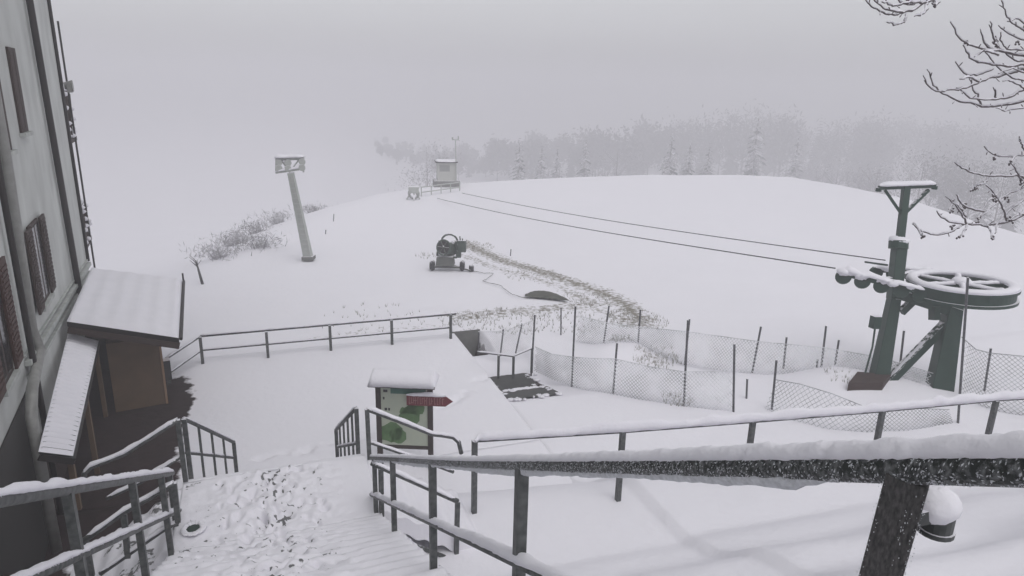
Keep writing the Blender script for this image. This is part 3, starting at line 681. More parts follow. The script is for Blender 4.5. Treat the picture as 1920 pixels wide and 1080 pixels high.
pipe([(11.5, WH-.2, .12), (11.6, 3.9, .12), (11.6, 0, .12)], .06, gutter_m)
pipe([(.08, WH, .05), (.08, 3, .05)], .05, gutter_m, 'corner_pipe')
fbox(11.9, 16.5, -1, 3.15, .003, .03).build('opening_shade', dark_m, house)  # flat dark panel: shade inside a recessed opening put into its colour
fbox(6.5, 11.8, -1, 1.9, .003, .02).build('canopy_shade', brown_m, house)  # dark panel painted for the shadow on the wall under the canopy
# sloping string courses low on the wall
for k, (d0, hh, oo) in enumerate(((0, .1, .12), (-.28, .07, .09), (.18, .04, .05))):
    b = MB(); b.hexa([FW(0, 2.85+d0, .003), FW(11.8, 3.55+d0, .003), FW(11.8, 3.55+d0, oo), FW(0, 2.85+d0, oo), FW(0, 2.85+d0+hh, .003), FW(11.8, 3.55+d0+hh, .003), FW(11.8, 3.55+d0+hh, oo), FW(0, 2.85+d0+hh, oo)])
    b.build('string_course', wallpale_m, house)
# balconies on the far gable, seen edge-on past the corner
for k, (h0, h1) in enumerate(((7.05, 8.65), (3.25, 4.6))):
    bal = MB(); bal.hexa([FW(-.02, h0-.16, -.1), FW(-3.4, h0-.16, -.1), FW(-3.4, h0-.16, -3), FW(-.02, h0-.16, -3), FW(-.02, h0, -.1), FW(-3.4, h0, -.1), FW(-3.4, h0, -3), FW(-.02, h0, -3)])
    bo = bal.build('balcony', brown_m, house)
    x_ = MB(); y_ = MB()
    nz_ = 6
    for i in range(nz_):   # crossed laths
        s0 = -.1-3.2*i/nz_; s1 = -.1-3.2*(i+1)/nz_
        x_.bar(FW(s0, h0+.1, -.12), FW(s1, h1-.1, -.12), .05, .05, side=fd); x_.bar(FW(s1, h0+.1, -.16), FW(s0, h1-.1, -.16), .05, .05, side=fd)
    for hh in (h0+.08, (h0+h1)/2, h1): x_.bar(FW(-.02, hh, -.2), FW(-3.4, hh, -.2), .06, .07, side=fn)
    for i in range(14): q_ = FW(-.2-3.1*R.random(), h0+(h1-h0)*R.random(), -.1); y_.blob(q_, .1, .1, .08, i, 4, .4)
    x_.build('balustrade', brown_m, bo)
    y_.cap([FW(-.05, h1+.03, -.2), FW(-3.4, h1+.03, -.2)], .12, .07, k); y_.build('snow_cap', snow_cap_m, bo, True)
b = MB(); b.bar(FW(-2.4, .0, -.05), FW(-2.4, 11.0, -.05), .06, .06, side=fd); b.build('balcony_post', gutter_m, house)
fl_ = atd(130, 161, 22.6); wq = FW(-1.9, 9.0, -.2)
b = MB(); b.bar(wq, fl_+np.array([0, 0, -.02]), .04, .04); b.cyl(fl_-fn*.14, fl_+fn*.1, .11, 12, .19); b.box(fl_+np.array([0, 0, -.05]), fn, fd, (0, 0, 1), .06, .2, .16); b.build('floodlight', gutterpale_m, house)
# corrugated lean-to canopy against the wall
c0, c1, c2, c3 = FW(6.3, 2.5, .05), FW(12.1, 2.0, .05), None, None
pA, pB = ona(125, 626, ab(FW(6.4, 0, .4))[0]), None
cq = [FW(6.4, 2.45, .05), FW(12.1, 1.8+.35, .05)]
def qz(x, y, z): return onz(x, y, z)
can = [onz(128, 624, 2.6), onz(185, 640, 2.25), onz(137, 856, 2.25), onz(72, 848, 2.6)]
cm = MB(); nU, nV = 60, 10; vs = []; fs = []
for i in range(nU+1):
    for j in range(nV+1):
        p = lerp(lerp(can[0], can[1], j/nV), lerp(can[3], can[2], j/nV), i/nU); vs.append(p)
for i in range(nU):
    for j in range(nV): q0 = i*(nV+1)+j; fs.append((q0, q0+1, q0+nV+2, q0+nV+1))
cm.add(vs, fs)
cm.add([(x, y, z-.03) for x, y, z in vs], [f[::-1] for f in fs])
co = cm.build('canopy', sheet_m, house)
cs = MB(); nU, nV = 31*8, 10; vs = []; fs = []
for i in range(nU+1):
    ph = .5-.5*math.cos(2*math.pi*i/8); 
    for j in range(nV+1):
        p = lerp(lerp(can[0], can[1], j/nV), lerp(can[3], can[2], j/nV), i/nU); e_ = min(1, j*2/3, (nV-j)*2/3, i/6, (nU-i)/6)
        vs.append(p+np.array([0, 0, .012+(-.042+.095*ph**.6)*e_]))
for i in range(nU):
    for j in range(nV): q0 = i*(nV+1)+j; fs.append((q0, q0+1, q0+nV+2, q0+nV+1)[::-1])
cs.add(vs, fs); cs.build('snow_cap', snow_cap_m, co, True)
for t in (.02, .5, .97):
    p = lerp(can[1], can[2], t); b = MB(); b.bar((p[0]-.1, p[1], 0 if t < .6 else 1.0), (p[0]-.1, p[1], p[2]-.03), .1, .1); b.build('canopy_post', ochre_m, co)
b = MB(); b.bar(can[1]+np.array([-.02, 0, -.1]), can[2]+np.array([-.02, 0, -.1]), .05, .12); b.bar(can[3]+np.array([0, 0, -.1]), can[2]+np.array([0, 0, -.1]), .05, .12); b.build('canopy_beam', gutter_m, co)
# shelter at the corner of the terrace
sh = thing('porch_shelter', 'low shelter with a wide snow-covered mono-pitch roof between the house and the terrace', 'shelter', onz(250, 770))
SA, SB_ = 19.3, 24.2
q4 = [ona(125, 603, SA), ona(335, 634, SA), ona(341, 526, SB_), ona(170, 505, SB_)]
print('roof', [np.round(x, 2) for x in q4])
b = MB(); b.hexa([p-np.array([0, 0, .14]) for p in q4]+q4); ro = b.build('roof', gutter_m, sh)
vs = []; fs = []; n1, n2 = 40, 30; b = MB()
for i in range(n1+1):
    for j in range(n2+1):
        p = lerp(lerp(q4[0], q4[1], i/n1), lerp(q4[3], q4[2], i/n1), j/n2); e_ = min(1, min(i, n1-i)/1.5, min(j, n2-j)/1.5)**.5
        vs.append(p+np.array([0, 0, .004+.13*e_+.018*math.sin(i/n1*34)*e_+.03*(fbm(i*.2, j*.2, 3)-.5)*e_]))
for i in range(n1):
    for j in range(n2): q0 = i*(n2+1)+j; fs.append((q0, q0+n2+1, q0+n2+2, q0+1))
b.add(vs, fs); b.build('snow_cap', snow_cap_m, ro, True)
g0, g1_ = onz(218, 777), onz(312, 760)
dd = (g1_-g0); dd[2] = 0; ll = np.linalg.norm(dd); dd /= ll; de = np.cross((0, 0, 1.), dd)
hz_ = min(q4[1][2], q4[0][2])-.2
cc = (g0+g1_)/2; 
b = MB(); b.box((cc[0]+de[0]*.9, cc[1]+de[1]*.9, hz_/2-.1), dd, de, (0, 0, 1), ll/2, .9, hz_/2); b.build('wall', ochre_m, sh)
b = MB(); b.box((g1_[0]+dd[0]*.03+de[0]*.5, g1_[1]+dd[1]*.03+de[1]*.5, hz_/2-.1), dd, de, (0, 0, 1), .028, .52, hz_/2-.01); b.build('side_panel', ochre2_m, sh)
b = MB(); b.box((g1_[0]+dd[0]*.15+de[0]*.3, g1_[1]+dd[1]*.15+de[1]*.3, 1.0), dd, de, (0, 0, 1), .09, .14, .3); b.build('letter_box', black_m, sh)
for px, py in ((150, 760), (176, 700)):
    p = onz(px, py); b = MB(); b.bar(p, (p[0], p[1], hz_), .12, .12, side=V); b.build('post', brown_m, sh)
bk = MB(); pA = L(SB_+.2, -7.5, 0); pB = L(SB_+.2, -2.6, 0)
bk.hexa([L(23.6, -8.0, -.2), L(23.6, -4.3, -.2), L(23.75, -4.3, -.2), L(23.75, -8.0, -.2), L(23.6, -8.0, 2.6), L(23.6, -4.3, 2.3), L(23.75, -4.3, 2.3), L(23.75, -8.0, 2.6)]); bk.build('back_wall', dark_m, sh)
for j in range(2):
    b = MB(); p, q_ = (q4[0], q4[1]) if j == 0 else (q4[3], q4[2]); b.bar(p-np.array([0, 0, .22]), q_-np.array([0, 0, .22]), .1, .16); b.build('beam', brown_m, sh)
pg = onz(343, 640, .0); b = MB(); gp = q4[2]; b.tube([q4[2]+np.array([.05, 0, -.1]), (q4[2][0]+.05, q4[2][1], q4[2][2]+.25)], .03); b.tube([q4[1]+np.array([.06, 0, -.02]), q4[2]+np.array([.06, 0, -.02])], .045); b.build('gutter', gutter_m, sh)

# ------------------------------------------------------------------ sunk path, patch of wet paving, small gate
pp = thing('wet_paving_slab', 'dark wet slab free of snow beside the terrace edge, with a strip of snow across it', 'paving', L(19, 7.3, -.1))
rg = random.Random(2)
b = MB()
def ragged(a0, a1, b0, b1, z0, z1, n_=14, amp=.12):
    tp = []; 
    for i in range(n_+1): tp.append((a0+rg.uniform(-amp, amp)*1.2, b0+(b1-b0)*i/n_))
    bt_ = [(a1+rg.uniform(-amp, amp)*.3, b1-(b1-b0)*i/n_) for i in range(n_+1)]
    ring = tp+bt_; vs = [L(a_, b_, z0+(z1-z0)*(a_-a0)/(a1-a0)) for a_, b_ in ring]; nn_ = n_+1
    fs = [(i, i+1, 2*nn_-2-i, 2*nn_-1-i) for i in range(n_)]
    b.add(vs, [f[::-1] for f in fs])
for (a0, a1) in ((17.75, 18.85), (18.98, 20.35)):
    z0 = max(gz(a0, 7.3), gz(a0, 8.0))+.05; z1 = max(gz(a1, 7.3), gz(a1, 8))+.05
    ragged(a0, a1, 6.56, 8.25 if a0 < 18.5 else 8.05, z0, z1)
b.build('paving', asphalt_m, pp)
b = MB(); b.cap([L(18.92, 7.0, gz(18.92, 7.3)+.03), L(18.92, 8.0, gz(18.92, 7.3)+.03)], .14, .06, 4); 
for k in range(60):
    t_ = R.random(); aa, bb2 = R.choice(((17.75+R.gauss(0, .1), 6.6+1.6*t_), (17.75+2.5*t_, 8.1+R.gauss(0, .1)), (18.9+R.gauss(0, .06), 6.8+1.3*t_), (17.75+2.5*t_, 6.62+abs(R.gauss(0, .05)))))
    r_ = R.uniform(.03, .13); b.blob(L(aa, bb2, gz(aa, 7.5)+.05), r_, r_, .035, k, 5, .5)
b.build('snow_strip', snow_cap_m, pp, True)
b = MB(); b.hexa([L(24.2, 6.5, -1.7), L(24.2, 7.55, -1.7), L(24.4, 7.55, -1.7), L(24.4, 6.5, -1.7), L(24.2, 6.5, .02), L(24.2, 7.6, .02), L(24.4, 7.6, .02), L(24.4, 6.5, .02)])
tag(b.build('retaining_wall', concrete_m), 'short grey concrete wall closing the sunken pit beyond the terrace corner', 'wall')
def gp_(x, y0, y1, z): p = onz(x, y1, z); q_ = onb(x, y0, float(p@V)); return p, np.array([p[0], p[1], q_[2]])
gt = [onz(895, 660, .55), onz(962, 668, .5), onz(1000, 652, .55)]
gps = [(np.array([p[0], p[1], -.75]), p) for p in (onz(935, 666, .52), onz(963, 668, .5), onz(998, 653, .55))]
railing('pit_railing', 'low dark bent railing behind the wet slab, ending at the tall net post', gt, [], gps, loc=gps[1][0], seed=81, capw=.07, caph=.04, r=.03, post_r=.035)

# ------------------------------------------------------------------ net fences
def net(name, m, top, bot, cell=.075, th=.007, parent=None, hole=None, stretch=1.):
    """real wires: two families of diagonals across the band between the top and the bottom line"""
    top = [np.array(p, float) for p in top]; bot = [np.array(p, float) for p in bot]
    cum = [0]
    for p, q_ in zip(top[:-1], top[1:]): cum.append(cum[-1]+np.linalg.norm(q_-p))
    Lt = cum[-1]; hgt = np.mean([np.linalg.norm(p-q_) for p, q_ in zip(top, bot)])
    fx = [np.interp for _ in range(1)]
    T = np.array(top); Bo = np.array(bot); cm_ = np.array(cum)
    def P(s_, t_):
        a_ = np.array([np.interp(s_, cm_, T[:, k]) for k in range(3)]); b_ = np.array([np.interp(s_, cm_, Bo[:, k]) for k in range(3)])
        return a_*(1-t_)+b_*t_
    mb = MB(); 
    nd = T[-1]-T[0]; nd = np.array([nd[1], -nd[0], 0]); nd /= np.linalg.norm(nd); rg_ = random.Random(int(Lt*100))
    cd = cell*1.414; W_ = hgt*stretch
    for fam in (1, -1):
        s0 = -W_ if fam == 1 else 0
        while s0 < (Lt if fam == 1 else Lt+W_):
            pts = []
            nseg = 7
            for k in range(nseg+1):
                t_ = k/nseg; s_ = s0+fam*W_*t_
                pts.append((s_, t_))
            pr = None
            for (s_, t_) in pts:
                if s_ < 0 or s_ > Lt: pr = None; continue
                p = P(s_, t_)+nd*(.05*(fbm(s_*1.5, t_*2+3, 2)-.5)*2)+np.array([0, 0, .02*(fbm(s_*3, t_*3+9, 2)-.5)])
                if pr is not None:
                    d_ = p-pr; w_ = np.array([0, 0, th*.75]); w2 = nd*th*.5
                    mb.add([pr+w_, pr-w_*.5+w2, pr-w_*.5-w2, p+w_, p-w_*.5+w2, p-w_*.5-w2], [(0, 1, 4, 3), (1, 2, 5, 4), (2, 0, 3, 5)])
                pr = p
            s0 += cd
    mb.tube(top, .012, 5); 
    return mb.build(name, m, parent)
def fpole(x, y0, y1, r=.035, z=None, lean=0.):
    """post whose foot shows at (x,y1) and whose head shows at (x',y0)"""
    if isinstance(x, tuple): xt, xb = x
    else: xt = xb = x
    p = onz(xb, y1, 0 if z is None else z)
    Zc = float((p-CAM)@fw)
    # head in the vertical plane facing the camera through the foot
    d_ = ray(xt, y0); nrm = np.array([0, 1., 0]); t_ = ((p-CAM)@nrm)/(d_@nrm); q_ = CAM+d_*t_
    return p-np.array([0, 0, .15]), q_
FG = 'net fences around the lift station'
def fence(label, poles, topl, botl, m, cell, th, zb=None, stretch=1.):
    ps = [fpole(*p) for p in poles]
    t = thing('net_fence', label, 'fence', ps[0][0], FG)
    for p, q_ in ps:
        b = MB(); b.tube([p, q_], .033, 6); b.build('post', stake_m, t)
    zz = 0 if zb is None else zb
    bots = [onz(x, y, zz) for x, y in botl]; tops_ = []
    for (x, y), bo_ in zip(topl, bots):
        d_ = ray(x, y); t_ = bo_[1]/d_[1]; tops_.append(CAM+d_*t_)
    net('net', m, tops_, bots, cell, th, t, stretch=stretch)
    return t
fence('near snow-filled net fence curving round the slope between the wet slab and the path', 
      [((1003, 996), 590, 697), ((1079, 1072), 574, 722), ((1157, 1149), 643, 742), ((1290, 1282), 600, 766), ((1377, 1376), 645, 776)],
      [(1003, 650), (1035, 664), (1072, 669), (1110, 672), (1155, 673), (1220, 688), (1283, 697), (1376, 697)],
      [(1000, 694), (1035, 712), (1072, 724), (1110, 735), (1150, 745), (1220, 757), (1283, 767), (1376, 776)], net_m, .075, .019)
fence('far snow-dusted net fence running across behind the near one to the lift station',
      [((1142, 1131), 573, 645), ((1201, 1196), 580, 648), ((1293, 1284), 598, 680), ((1427, 1409), 612, 703), ((1549, 1537), 611, 715), ((1573, 1563), 637, 700), ((1475, 1468), 632, 700), ((1695, 1684), 620, 722)],
      [(1082, 592), (1140, 605), (1199, 613), (1290, 622), (1420, 640), (1548, 652), (1650, 670), (1750, 700)],
      [(1080, 640), (1131, 650), (1196, 652), (1284, 683), (1409, 706), (1537, 716), (1640, 722), (1740, 745)], net_m, .075, .017)
fence('sagging grey mesh fence just below the walkway railing', 
      [((1456, 1447), 675, 772)],
      [(1455, 712), (1500, 720), (1560, 738), (1620, 762), (1700, 765), (1780, 768)],
      [(1430, 770), (1480, 792), (1545, 808), (1620, 816), (1700, 812), (1790, 800)], net2_m, .10, .013)
fence('grey mesh fence right of the lift station, hanging from a tall snow-plastered post',
      [((1815, 1797), 520, 800), ((1858, 1845), 653, 740)],
      [(1803, 632), (1830, 655), (1858, 662), (1920, 668), (2000, 672)],
      [(1790, 745), (1820, 760), (1850, 775), (1920, 785), (2000, 790)], net2_m, .10, .013)
fence('small net strip between the dark pit and the tall post behind the terrace corner',
      [((898, 897), 622, 657), ((944, 938), 617, 660), ((979, 967), 606, 655)],
      [(898, 622), (945, 622), (980, 607), (1003, 600)],
      [(896, 655), (935, 665), (965, 664), (998, 655)], net_m, .06, .009)
for (xx, y0, y1, lab) in (((1052, 1052), 578, 626, 'thin lone stake standing in the snow beyond the tall net post'), ((1401, 1400), 712, 752, 'short bare stake standing in the gap between two nets'), ((1533, 1529), 675, 714, 'short stake leaning against the far net fence'), ((626, 625), 402, 414, 'tiny marker post on the far ridge right of the lift tower'), ((611, 610), 432, 437, 'stub poking from the snow right of the lift tower'), ((958, 957), 468, 479, 'tiny stake on the open piste right of the snow gun')):
    p, q_ = fpole(xx, y0, y1); b = MB(); b.tube([p, q_], .03, 6); b.tube([q_, q_+np.array([0, 0, .03])], .036, 6)
    tag(b.build('stake', stake_m), lab, 'stake', 'loose stakes in the snow')

# ------------------------------------------------------------------ lift drive station
lift = thing('ski_lift_station', 'dark green ski lift return station with a big snow-covered horizontal wheel', 'ski lift', onz(1700, 745))
ZL = 22.0
def q3(x, y, z=ZL): return atd(x, y, z)
rdir = rt  # picture-plane direction at the station
b = MB(); b.bar(q3(1644, 728), q3(1676, 560), .5, .45, .32, .34, side=rdir); b.bar(q3(1676, 560), q3(1687, 455), .34, .36, .36, .38, side=rdir); b.build('main_leg', green_m, lift, bevel=.02)
b = MB(); b.bar(q3(1687, 455), q3(1699, 350), .2, .2, side=rdir); b.build('upper_mast', green_m, lift)
b = MB(); b.cyl(q3(1684, 466), q3(1685, 452), .29, 16); o = b.build('collar', green_m, lift); b = MB(); b.blob(q3(1686, 450), .32, .3, .13, 4); b.build('snow_cap', snow_cap_m, o, True)
p, q_ = q3(1648, 352), q3(1753, 348)
b = MB(); b.bar(p, q_, .16, .12); 
for pp_ in (p, q_): b.cyl(pp_+np.array([0, 0, -.12]), pp_+np.array([0, 0, 0.]), .09, 10)
hd = b.build('head_beam', green_m, lift)
b = MB(); b.cap([p+np.array([0, 0, .05]), q_+np.array([0, 0, .05])], .36, .13, 8, jit=.08); b.build('snow_cap', snow_cap_m, hd, True)
for px in (1659, 1741): b = MB(); b.bar(q3(px, 356), q3(1692, 404), .09, .09); b.build('strut', green_m, lift)
b = MB(); b.bar(q3(1757, 752, 21.7), q3(1789, 566, 21.7), .74, .45, .42, .4, side=rdir); b.build('rear_leg', green_m, lift, bevel=.02)
b = MB(); b.bar(q3(1660, 722, 21.9), q3(1772, 608, 21.7), .24, .24); 
dg = b.build('diagonal_brace', green_m, lift); b = MB(); b.cap([q3(1660, 722, 21.9)+np.array([0, 0, .12]), q3(1768, 612, 21.7)+np.array([0, 0, .12])], .2, .06, 9); b.build('snow_cap', snow_cap_m, dg, True)
b = MB(); b.bar(q3(1680, 549), q3(1800, 588, 21.6), .3, .3); bm = b.build('top_beam', green_m, lift); b = MB(); b.cap([q3(1700, 548)+np.array([0, 0, .1]), q3(1790, 578, 21.6)+np.array([0, 0, .1])], .3, .1, 10); b.build('snow_cap', snow_cap_m, bm, True)
b = MB(); b.bar(q3(1690, 585), q3(1716, 560), .14, .25); b.bar(q3(1752, 600, 21.7), q3(1752, 575, 21.7), .2, .3); b.build('gusset', green_m, lift)
# wheel
wc = q3(1803, 531, 21.6); axw = np.array([0., .02, 1.])-rt*.03; axw /= np.linalg.norm(axw)
b = MB(); b.ring(wc-axw*.2, axw, 1.40, .07, .16, 56); b.ring(wc-axw*.03, axw, 1.46, .08, .045, 56); b.ring(wc-axw*.38, axw, 1.46, .08, .045, 56); wh = b.build('bullwheel', green_m, lift)
xw = np.cross(axw, (0.3, 1, .2)); xw /= np.linalg.norm(xw); yw = np.cross(axw, xw)
b = MB()
for k in range(6):
    t = k*math.pi/3+.35; d_ = xw*math.cos(t)+yw*math.sin(t); b.bar(wc-axw*.1, wc+d_*1.36-axw*.1, .14, .14, side=np.cross(axw, d_))
b.cyl(wc-axw*.35, wc+axw*.05, .26, 20); b.build('spokes', green_m, wh)
b = MB(); b.torus(wc+axw*.055, axw, 1.37, .16, .55, 64, 10)
for k in range(6):
    t = k*math.pi/3+.35; d_ = xw*math.cos(t)+yw*math.sin(t); b.cap([wc+d_*.1-axw*.02, wc+d_*1.3-axw*.02], .17, .1, 20+k)
b.blob(wc+axw*.06, .3, .3, .14, 6); b.build('snow_cap', snow_cap_m, wh, True)
b = MB(); b.cyl(wc-axw*1.0, wc-axw*.3, .18, 16); b.bar(wc-axw*.95, q3(1700, 560), .2, .2); b.build('axle', green_m, lift)
# sheave trains
def train(p, q_, nW, seed, lab):
    b = MB(); b.bar(p, q_, .1, .16); o = b.build('sheave_train', green_m, lift)
    ax = np.cross(q_-p, (0, 0, 1.)); ax /= np.linalg.norm(ax)
    for k in range(nW):
        c_ = lerp(p, q_, .03+.94*k/(nW-1))+np.array([0, 0, -.1]); s_ = MB(); s_.cyl(c_-ax*.05, c_+ax*.05, .22, 20); s_.torus(c_, ax, .2, .05, 1, 20, 6); s_.build('sheave', green_m, o, False)
    s_ = MB(); s_.cap([p+np.array([0, 0, .08]), q_+np.array([0, 0, .08])], .32, .14, seed, jit=.45)
    rg_ = random.Random(seed)
    for k in range(nW*2): c_ = lerp(p, q_, rg_.random()); z_ = rg_.uniform(.5, 1.1); s_.blob(c_+np.array([0, rg_.uniform(-.1, .1), .06]), .2*z_, .17*z_, .12*z_, k, 8, .35)
    s_.build('snow_cap', snow_cap_m, o, True)
train(q3(1578, 512, 21.6), q3(1732, 548, 21.2), 5, 3, '')
train(q3(1640, 506, 24.2), q3(1745, 510, 24.0), 4, 4, '')
b = MB(); b.bar(q3(1655, 528, 21.4), q3(1715, 510, 24.0), .16, .16); b.bar(q3(1622, 487+4, 23.0), q3(1664, 497, 22.2), .05, .06); b.build('cross_arm', green_m, lift)
b = MB(); b.box(q3(1641, 604, 21.8), rdir, U, (0, 0, 1), .11, .1, .2); b.tube([q3(1641, 612, 21.7), q3(1636, 650, 21.7), q3(1622, 700, 21.7)], .03); b.build('control_box', green_m, lift)
bq = [onz(x, y, 0) for x, y in ((1585, 752), (1650, 752), (1665, 735), (1602, 730))]
b = MB(); b.hexa([p-np.array([0, 0, .3]) for p in bq]+[p+np.array([0, 0, .62]) for p in bq]); fo = b.build('foot_block', rust_m, lift)
b = MB(); b.blob(onz(1690, 742, .05), 1.3, .9, .3, 5, 12, .1); b.build('snow_drift', snow_cap_m, lift, True)
# ropes
for x0, y0, z0, x1, y1, z1, lab in ((1566, 503, 21.6, 820, 372, 58.5, 'lower steel rope running from the near sheaves down the piste to the small hut'), (1660, 488, 24.2, 866, 362, 61.5, 'upper steel rope running from behind the mast down the piste to the small hut')):
    p, q_ = atd(x0, y0, z0), atd(x1, y1, z1); pts = [lerp(p, q_, t)-np.array([0, 0, .0]) for t in np.linspace(0, 1, 40)]
    for i, pt in enumerate(pts): pt[2] -= .25*math.sin(math.pi*i/39)
    b = MB(); b.tube(pts, .022, 6); tag(b.build('haul_rope', cable_m), lab, 'cable', 'ropes of the ski lift')
# ground return frame and low things by the hut
hut = thing('hut', 'small grey green box-shaped hut on a pale plinth at the far crest', 'hut', onz(838, 352))
hc = onz(838, 350); hx = (onz(857, 350)-onz(819, 350)); hw = np.linalg.norm(hx)/2; hx /= 2*hw; hyv = np.cross((0, 0, 1.), hx)
b = MB(); b.box(hc+hyv*1.0+np.array([0, 0, .2]), hx, hyv, (0, 0, 1), hw+.25, 1.2, .35); b.build('plinth', concrete_m, hut)
b = MB(); b.box(hc+hyv*1.0+np.array([0, 0, 1.42]), hx, hyv, (0, 0, 1), hw*.9, .85, .87); wl = b.build('wall', hut_m, hut)
b = MB(); b.box(hc+hyv*.14+np.array([0, 0, 1.75])-hx*.2, hx, hyv, (0, 0, 1), hw*.5, .01, .3); b.build('window', hutwin_m, wl)
b = MB(); b.box(hc+hyv*1.0+np.array([0, 0, 2.33]), hx, hyv, (0, 0, 1), hw*1.08, 1.05, .04); rf = b.build('roof', dark_m, hut)
b = MB(); b.cap([hc+hyv*1.0+np.array([0, 0, 2.37])-hx*hw*1.05, hc+hyv*1.0+np.array([0, 0, 2.37])+hx*hw*1.05], 2.1, .16, 1, jit=.05); b.build('snow_cap', snow_cap_m, rf, True)
p, q_ = fpole((854, 856), 262, 350); b = MB(); b.tube([p, q_], .05, 6); b.bar(q_+hx*-.3, q_+hx*.3, .12, .1); b.bar(q_-hx*.28, q_-hx*.28+np.array([0, 0, .25]), .12, .12); b.bar(q_+hx*.28, q_+hx*.28+np.array([0, 0, .35]), .1, .1)
tag(b.build('mast', greenpale_m), 'thin tall pole with a small double head rising behind the hut', 'pole')
b = MB(); c_ = onz(776, 374); b.bar(c_+hx*-.6+np.array([0, 0, 0]), c_+hx*-.1+np.array([0, 0, .9]), .12, .12); b.bar(c_+hx*.5, c_+hx*.0+np.array([0, 0, .9]), .12, .12); b.box(c_+np.array([0, 0, .85]), hx, hyv, (0, 0, 1), .42, .4, .25); b.bar(c_-hyv*.5, c_+np.array([0, 0, .8]), .12, .12)
b.torus(c_+np.array([0, 0, .5]), (0, 1, .2), .42, .1, 1, 18, 6)
tag(b.build('winch_frame', greenpale_m), 'small snow-covered machine frame standing left of the hut', 'machine')
b = MB(); p0_, p1_ = onz(790, 368), onz(862, 358); b.bar(p0_+np.array([0, 0, .35]), p1_+np.array([0, 0, .35]), .1, .1)
for t in (0, .25, .5, .75, 1): p = lerp(p0_, p1_, t); b.bar(p, p+np.array([0, 0, .8]), .08, .08)
b.bar(p0_+np.array([0, 0, .8]), p1_+np.array([0, 0, .8]), .08, .08)
tag(b.build('barrier', greenpale_m), 'low snowy barrier in front of the hut', 'barrier')

# ------------------------------------------------------------------ lift tower
tw = thing('lift_tower', 'leaning pale green lift tower with a boxy sheave head, left of the snow gun', 'lift tower', onz(579, 488))
tb = onz(579, 487); ttop = ona(545, 324, ab(tb)[0]); 
b = MB(); b.bar(tb, ttop, .44, .4, .28, .28, side=rt); b.build('mast', greenpale_m, tw)
b = MB(); b.box(tb+np.array([0, 0, .12]), rt, np.cross((0, 0, 1), rt), (0, 0, 1), .3, .3, .1); b.build('foot', concrete_m, tw)
b = MB(); b.bar(lerp(tb, ttop, .12)-U*.2, lerp(tb, ttop, .96)-U*.2, .06, .06); 
for k in range(14): p = lerp(tb, ttop, .14+k*.058)-U*.32; b.bar(p-rt*.15, p+rt*.15, .025, .025)
b.build('ladder', greenpale_m, tw)
zt = float((ttop-CAM)@fw)
hp = lambda x, y: atd(x, y, zt)
b = MB(); b.bar(hp(517, 324), hp(571, 316), .12, .1); b.bar(hp(517, 299), hp(570, 297), .16, .14)
for x in (518, 543, 569): b.bar(hp(x, 323), hp(x, 299), .08, .08)
b.bar(hp(543, 320), hp(527, 300), .07, .07); b.bar(hp(545, 320), hp(560, 300), .07, .07); ch = b.build('head_frame', greenpale_m, tw)
for x, y in ((523, 309), (566, 308), (540, 310)):
    for dy in (-5, 6): b = MB(); c_ = hp(x, y+dy); b.cyl(c_-U*.2, c_+U*.2, .17, 12); b.build('sheave', greenpale_m, ch)
b = MB(); b.cap([hp(515, 298)+np.array([0, 0, .05]), hp(572, 296)+np.array([0, 0, .05])], .55, .16, 3); b.cap([hp(517, 323)+np.array([0, 0, .03]), hp(571, 315)+np.array([0, 0, .03])], .3, .12, 5); b.build('snow_cap', snow_cap_m, ch, True)

# ------------------------------------------------------------------ snow gun
gun = thing('snow_gun', 'dark wheeled snow gun with a round fan barrel standing alone on the piste', 'snow gun', onz(842, 507))
G0 = onz(842, 505); gx = np.array([1., 0, 0]); gy = np.array([0, 1., 0]); k_ = float((G0-CAM)@fw)/F
def gq(px, py, dy=0.):   # place on the gun, in metres from its foot
    return G0+gx*((px-842)*k_)+np.array([0, 0, (505-py)*k_*1.03])+gy*dy
gm = mat('gun_paint', (.035, .055, .045), .6, .1, noise=(4, (.08, .1, .085), .3, (1, 1, 1)), snow=(.78, .12, 7))
gm2 = mat('gun_body_grey', (.13, .135, .125), .7, noise=(4, (.08, .085, .08), .3, (1, 1, 1)), snow=(.75, .12, 7))
fdv = np.array([-.35, -.85, .25]); fdv /= np.linalg.norm(fdv)
c_ = gq(838, 465, 0)
b = MB(); b.cyl(c_-fdv*.5, c_+fdv*.35, .40, 26, .36); b.torus(c_+fdv*.36, fdv, .38, .05, 1, 28, 8); br_o = b.build('fan_barrel', gm, gun, False)
b = MB(); b.cyl(c_+fdv*.37, c_+fdv*.39, .31, 24); b.build('fan_mouth', black_m, br_o)
b = MB(); b.cyl(c_+fdv*.3, c_+fdv*.5, .11, 14, .05); 
for k in range(6): t = k*math.pi/3; xx = np.cross(fdv, (0, 0, 1.)); xx /= np.linalg.norm(xx); yy = np.cross(fdv, xx); d_ = xx*math.cos(t)+yy*math.sin(t); b.bar(c_+fdv*.4+d_*.08, c_+fdv*.4+d_*.33, .05, .03)
b.build('nozzle', gm2, br_o)
b = MB(); b.tube([gq(842+15*math.cos(t), 456-14*math.sin(t), .25) for t in np.linspace(-.2, math.pi+.2, 16)], .05, 8); b.build('hoop', gm, gun, True)
b = MB(); b.bar(gq(820, 480), gq(825, 452), .1, .12); b.bar(gq(857, 480), gq(855, 452), .1, .12); b.bar(gq(820, 482), gq(857, 482), .12, .1); b.build('yoke', gm, gun)
b = MB(); b.box(gq(866, 461, .1), gx, gy, (0, 0, 1), .21, .25, .3); b.box(gq(860, 476, .1), gx, gy, (0, 0, 1), .12, .2, .18); b.bar(gq(863, 452), gq(862, 443), .05, .05); b.bar(gq(867, 454), gq(867, 447), .05, .05); b.build('control_cabinet', gm, gun)
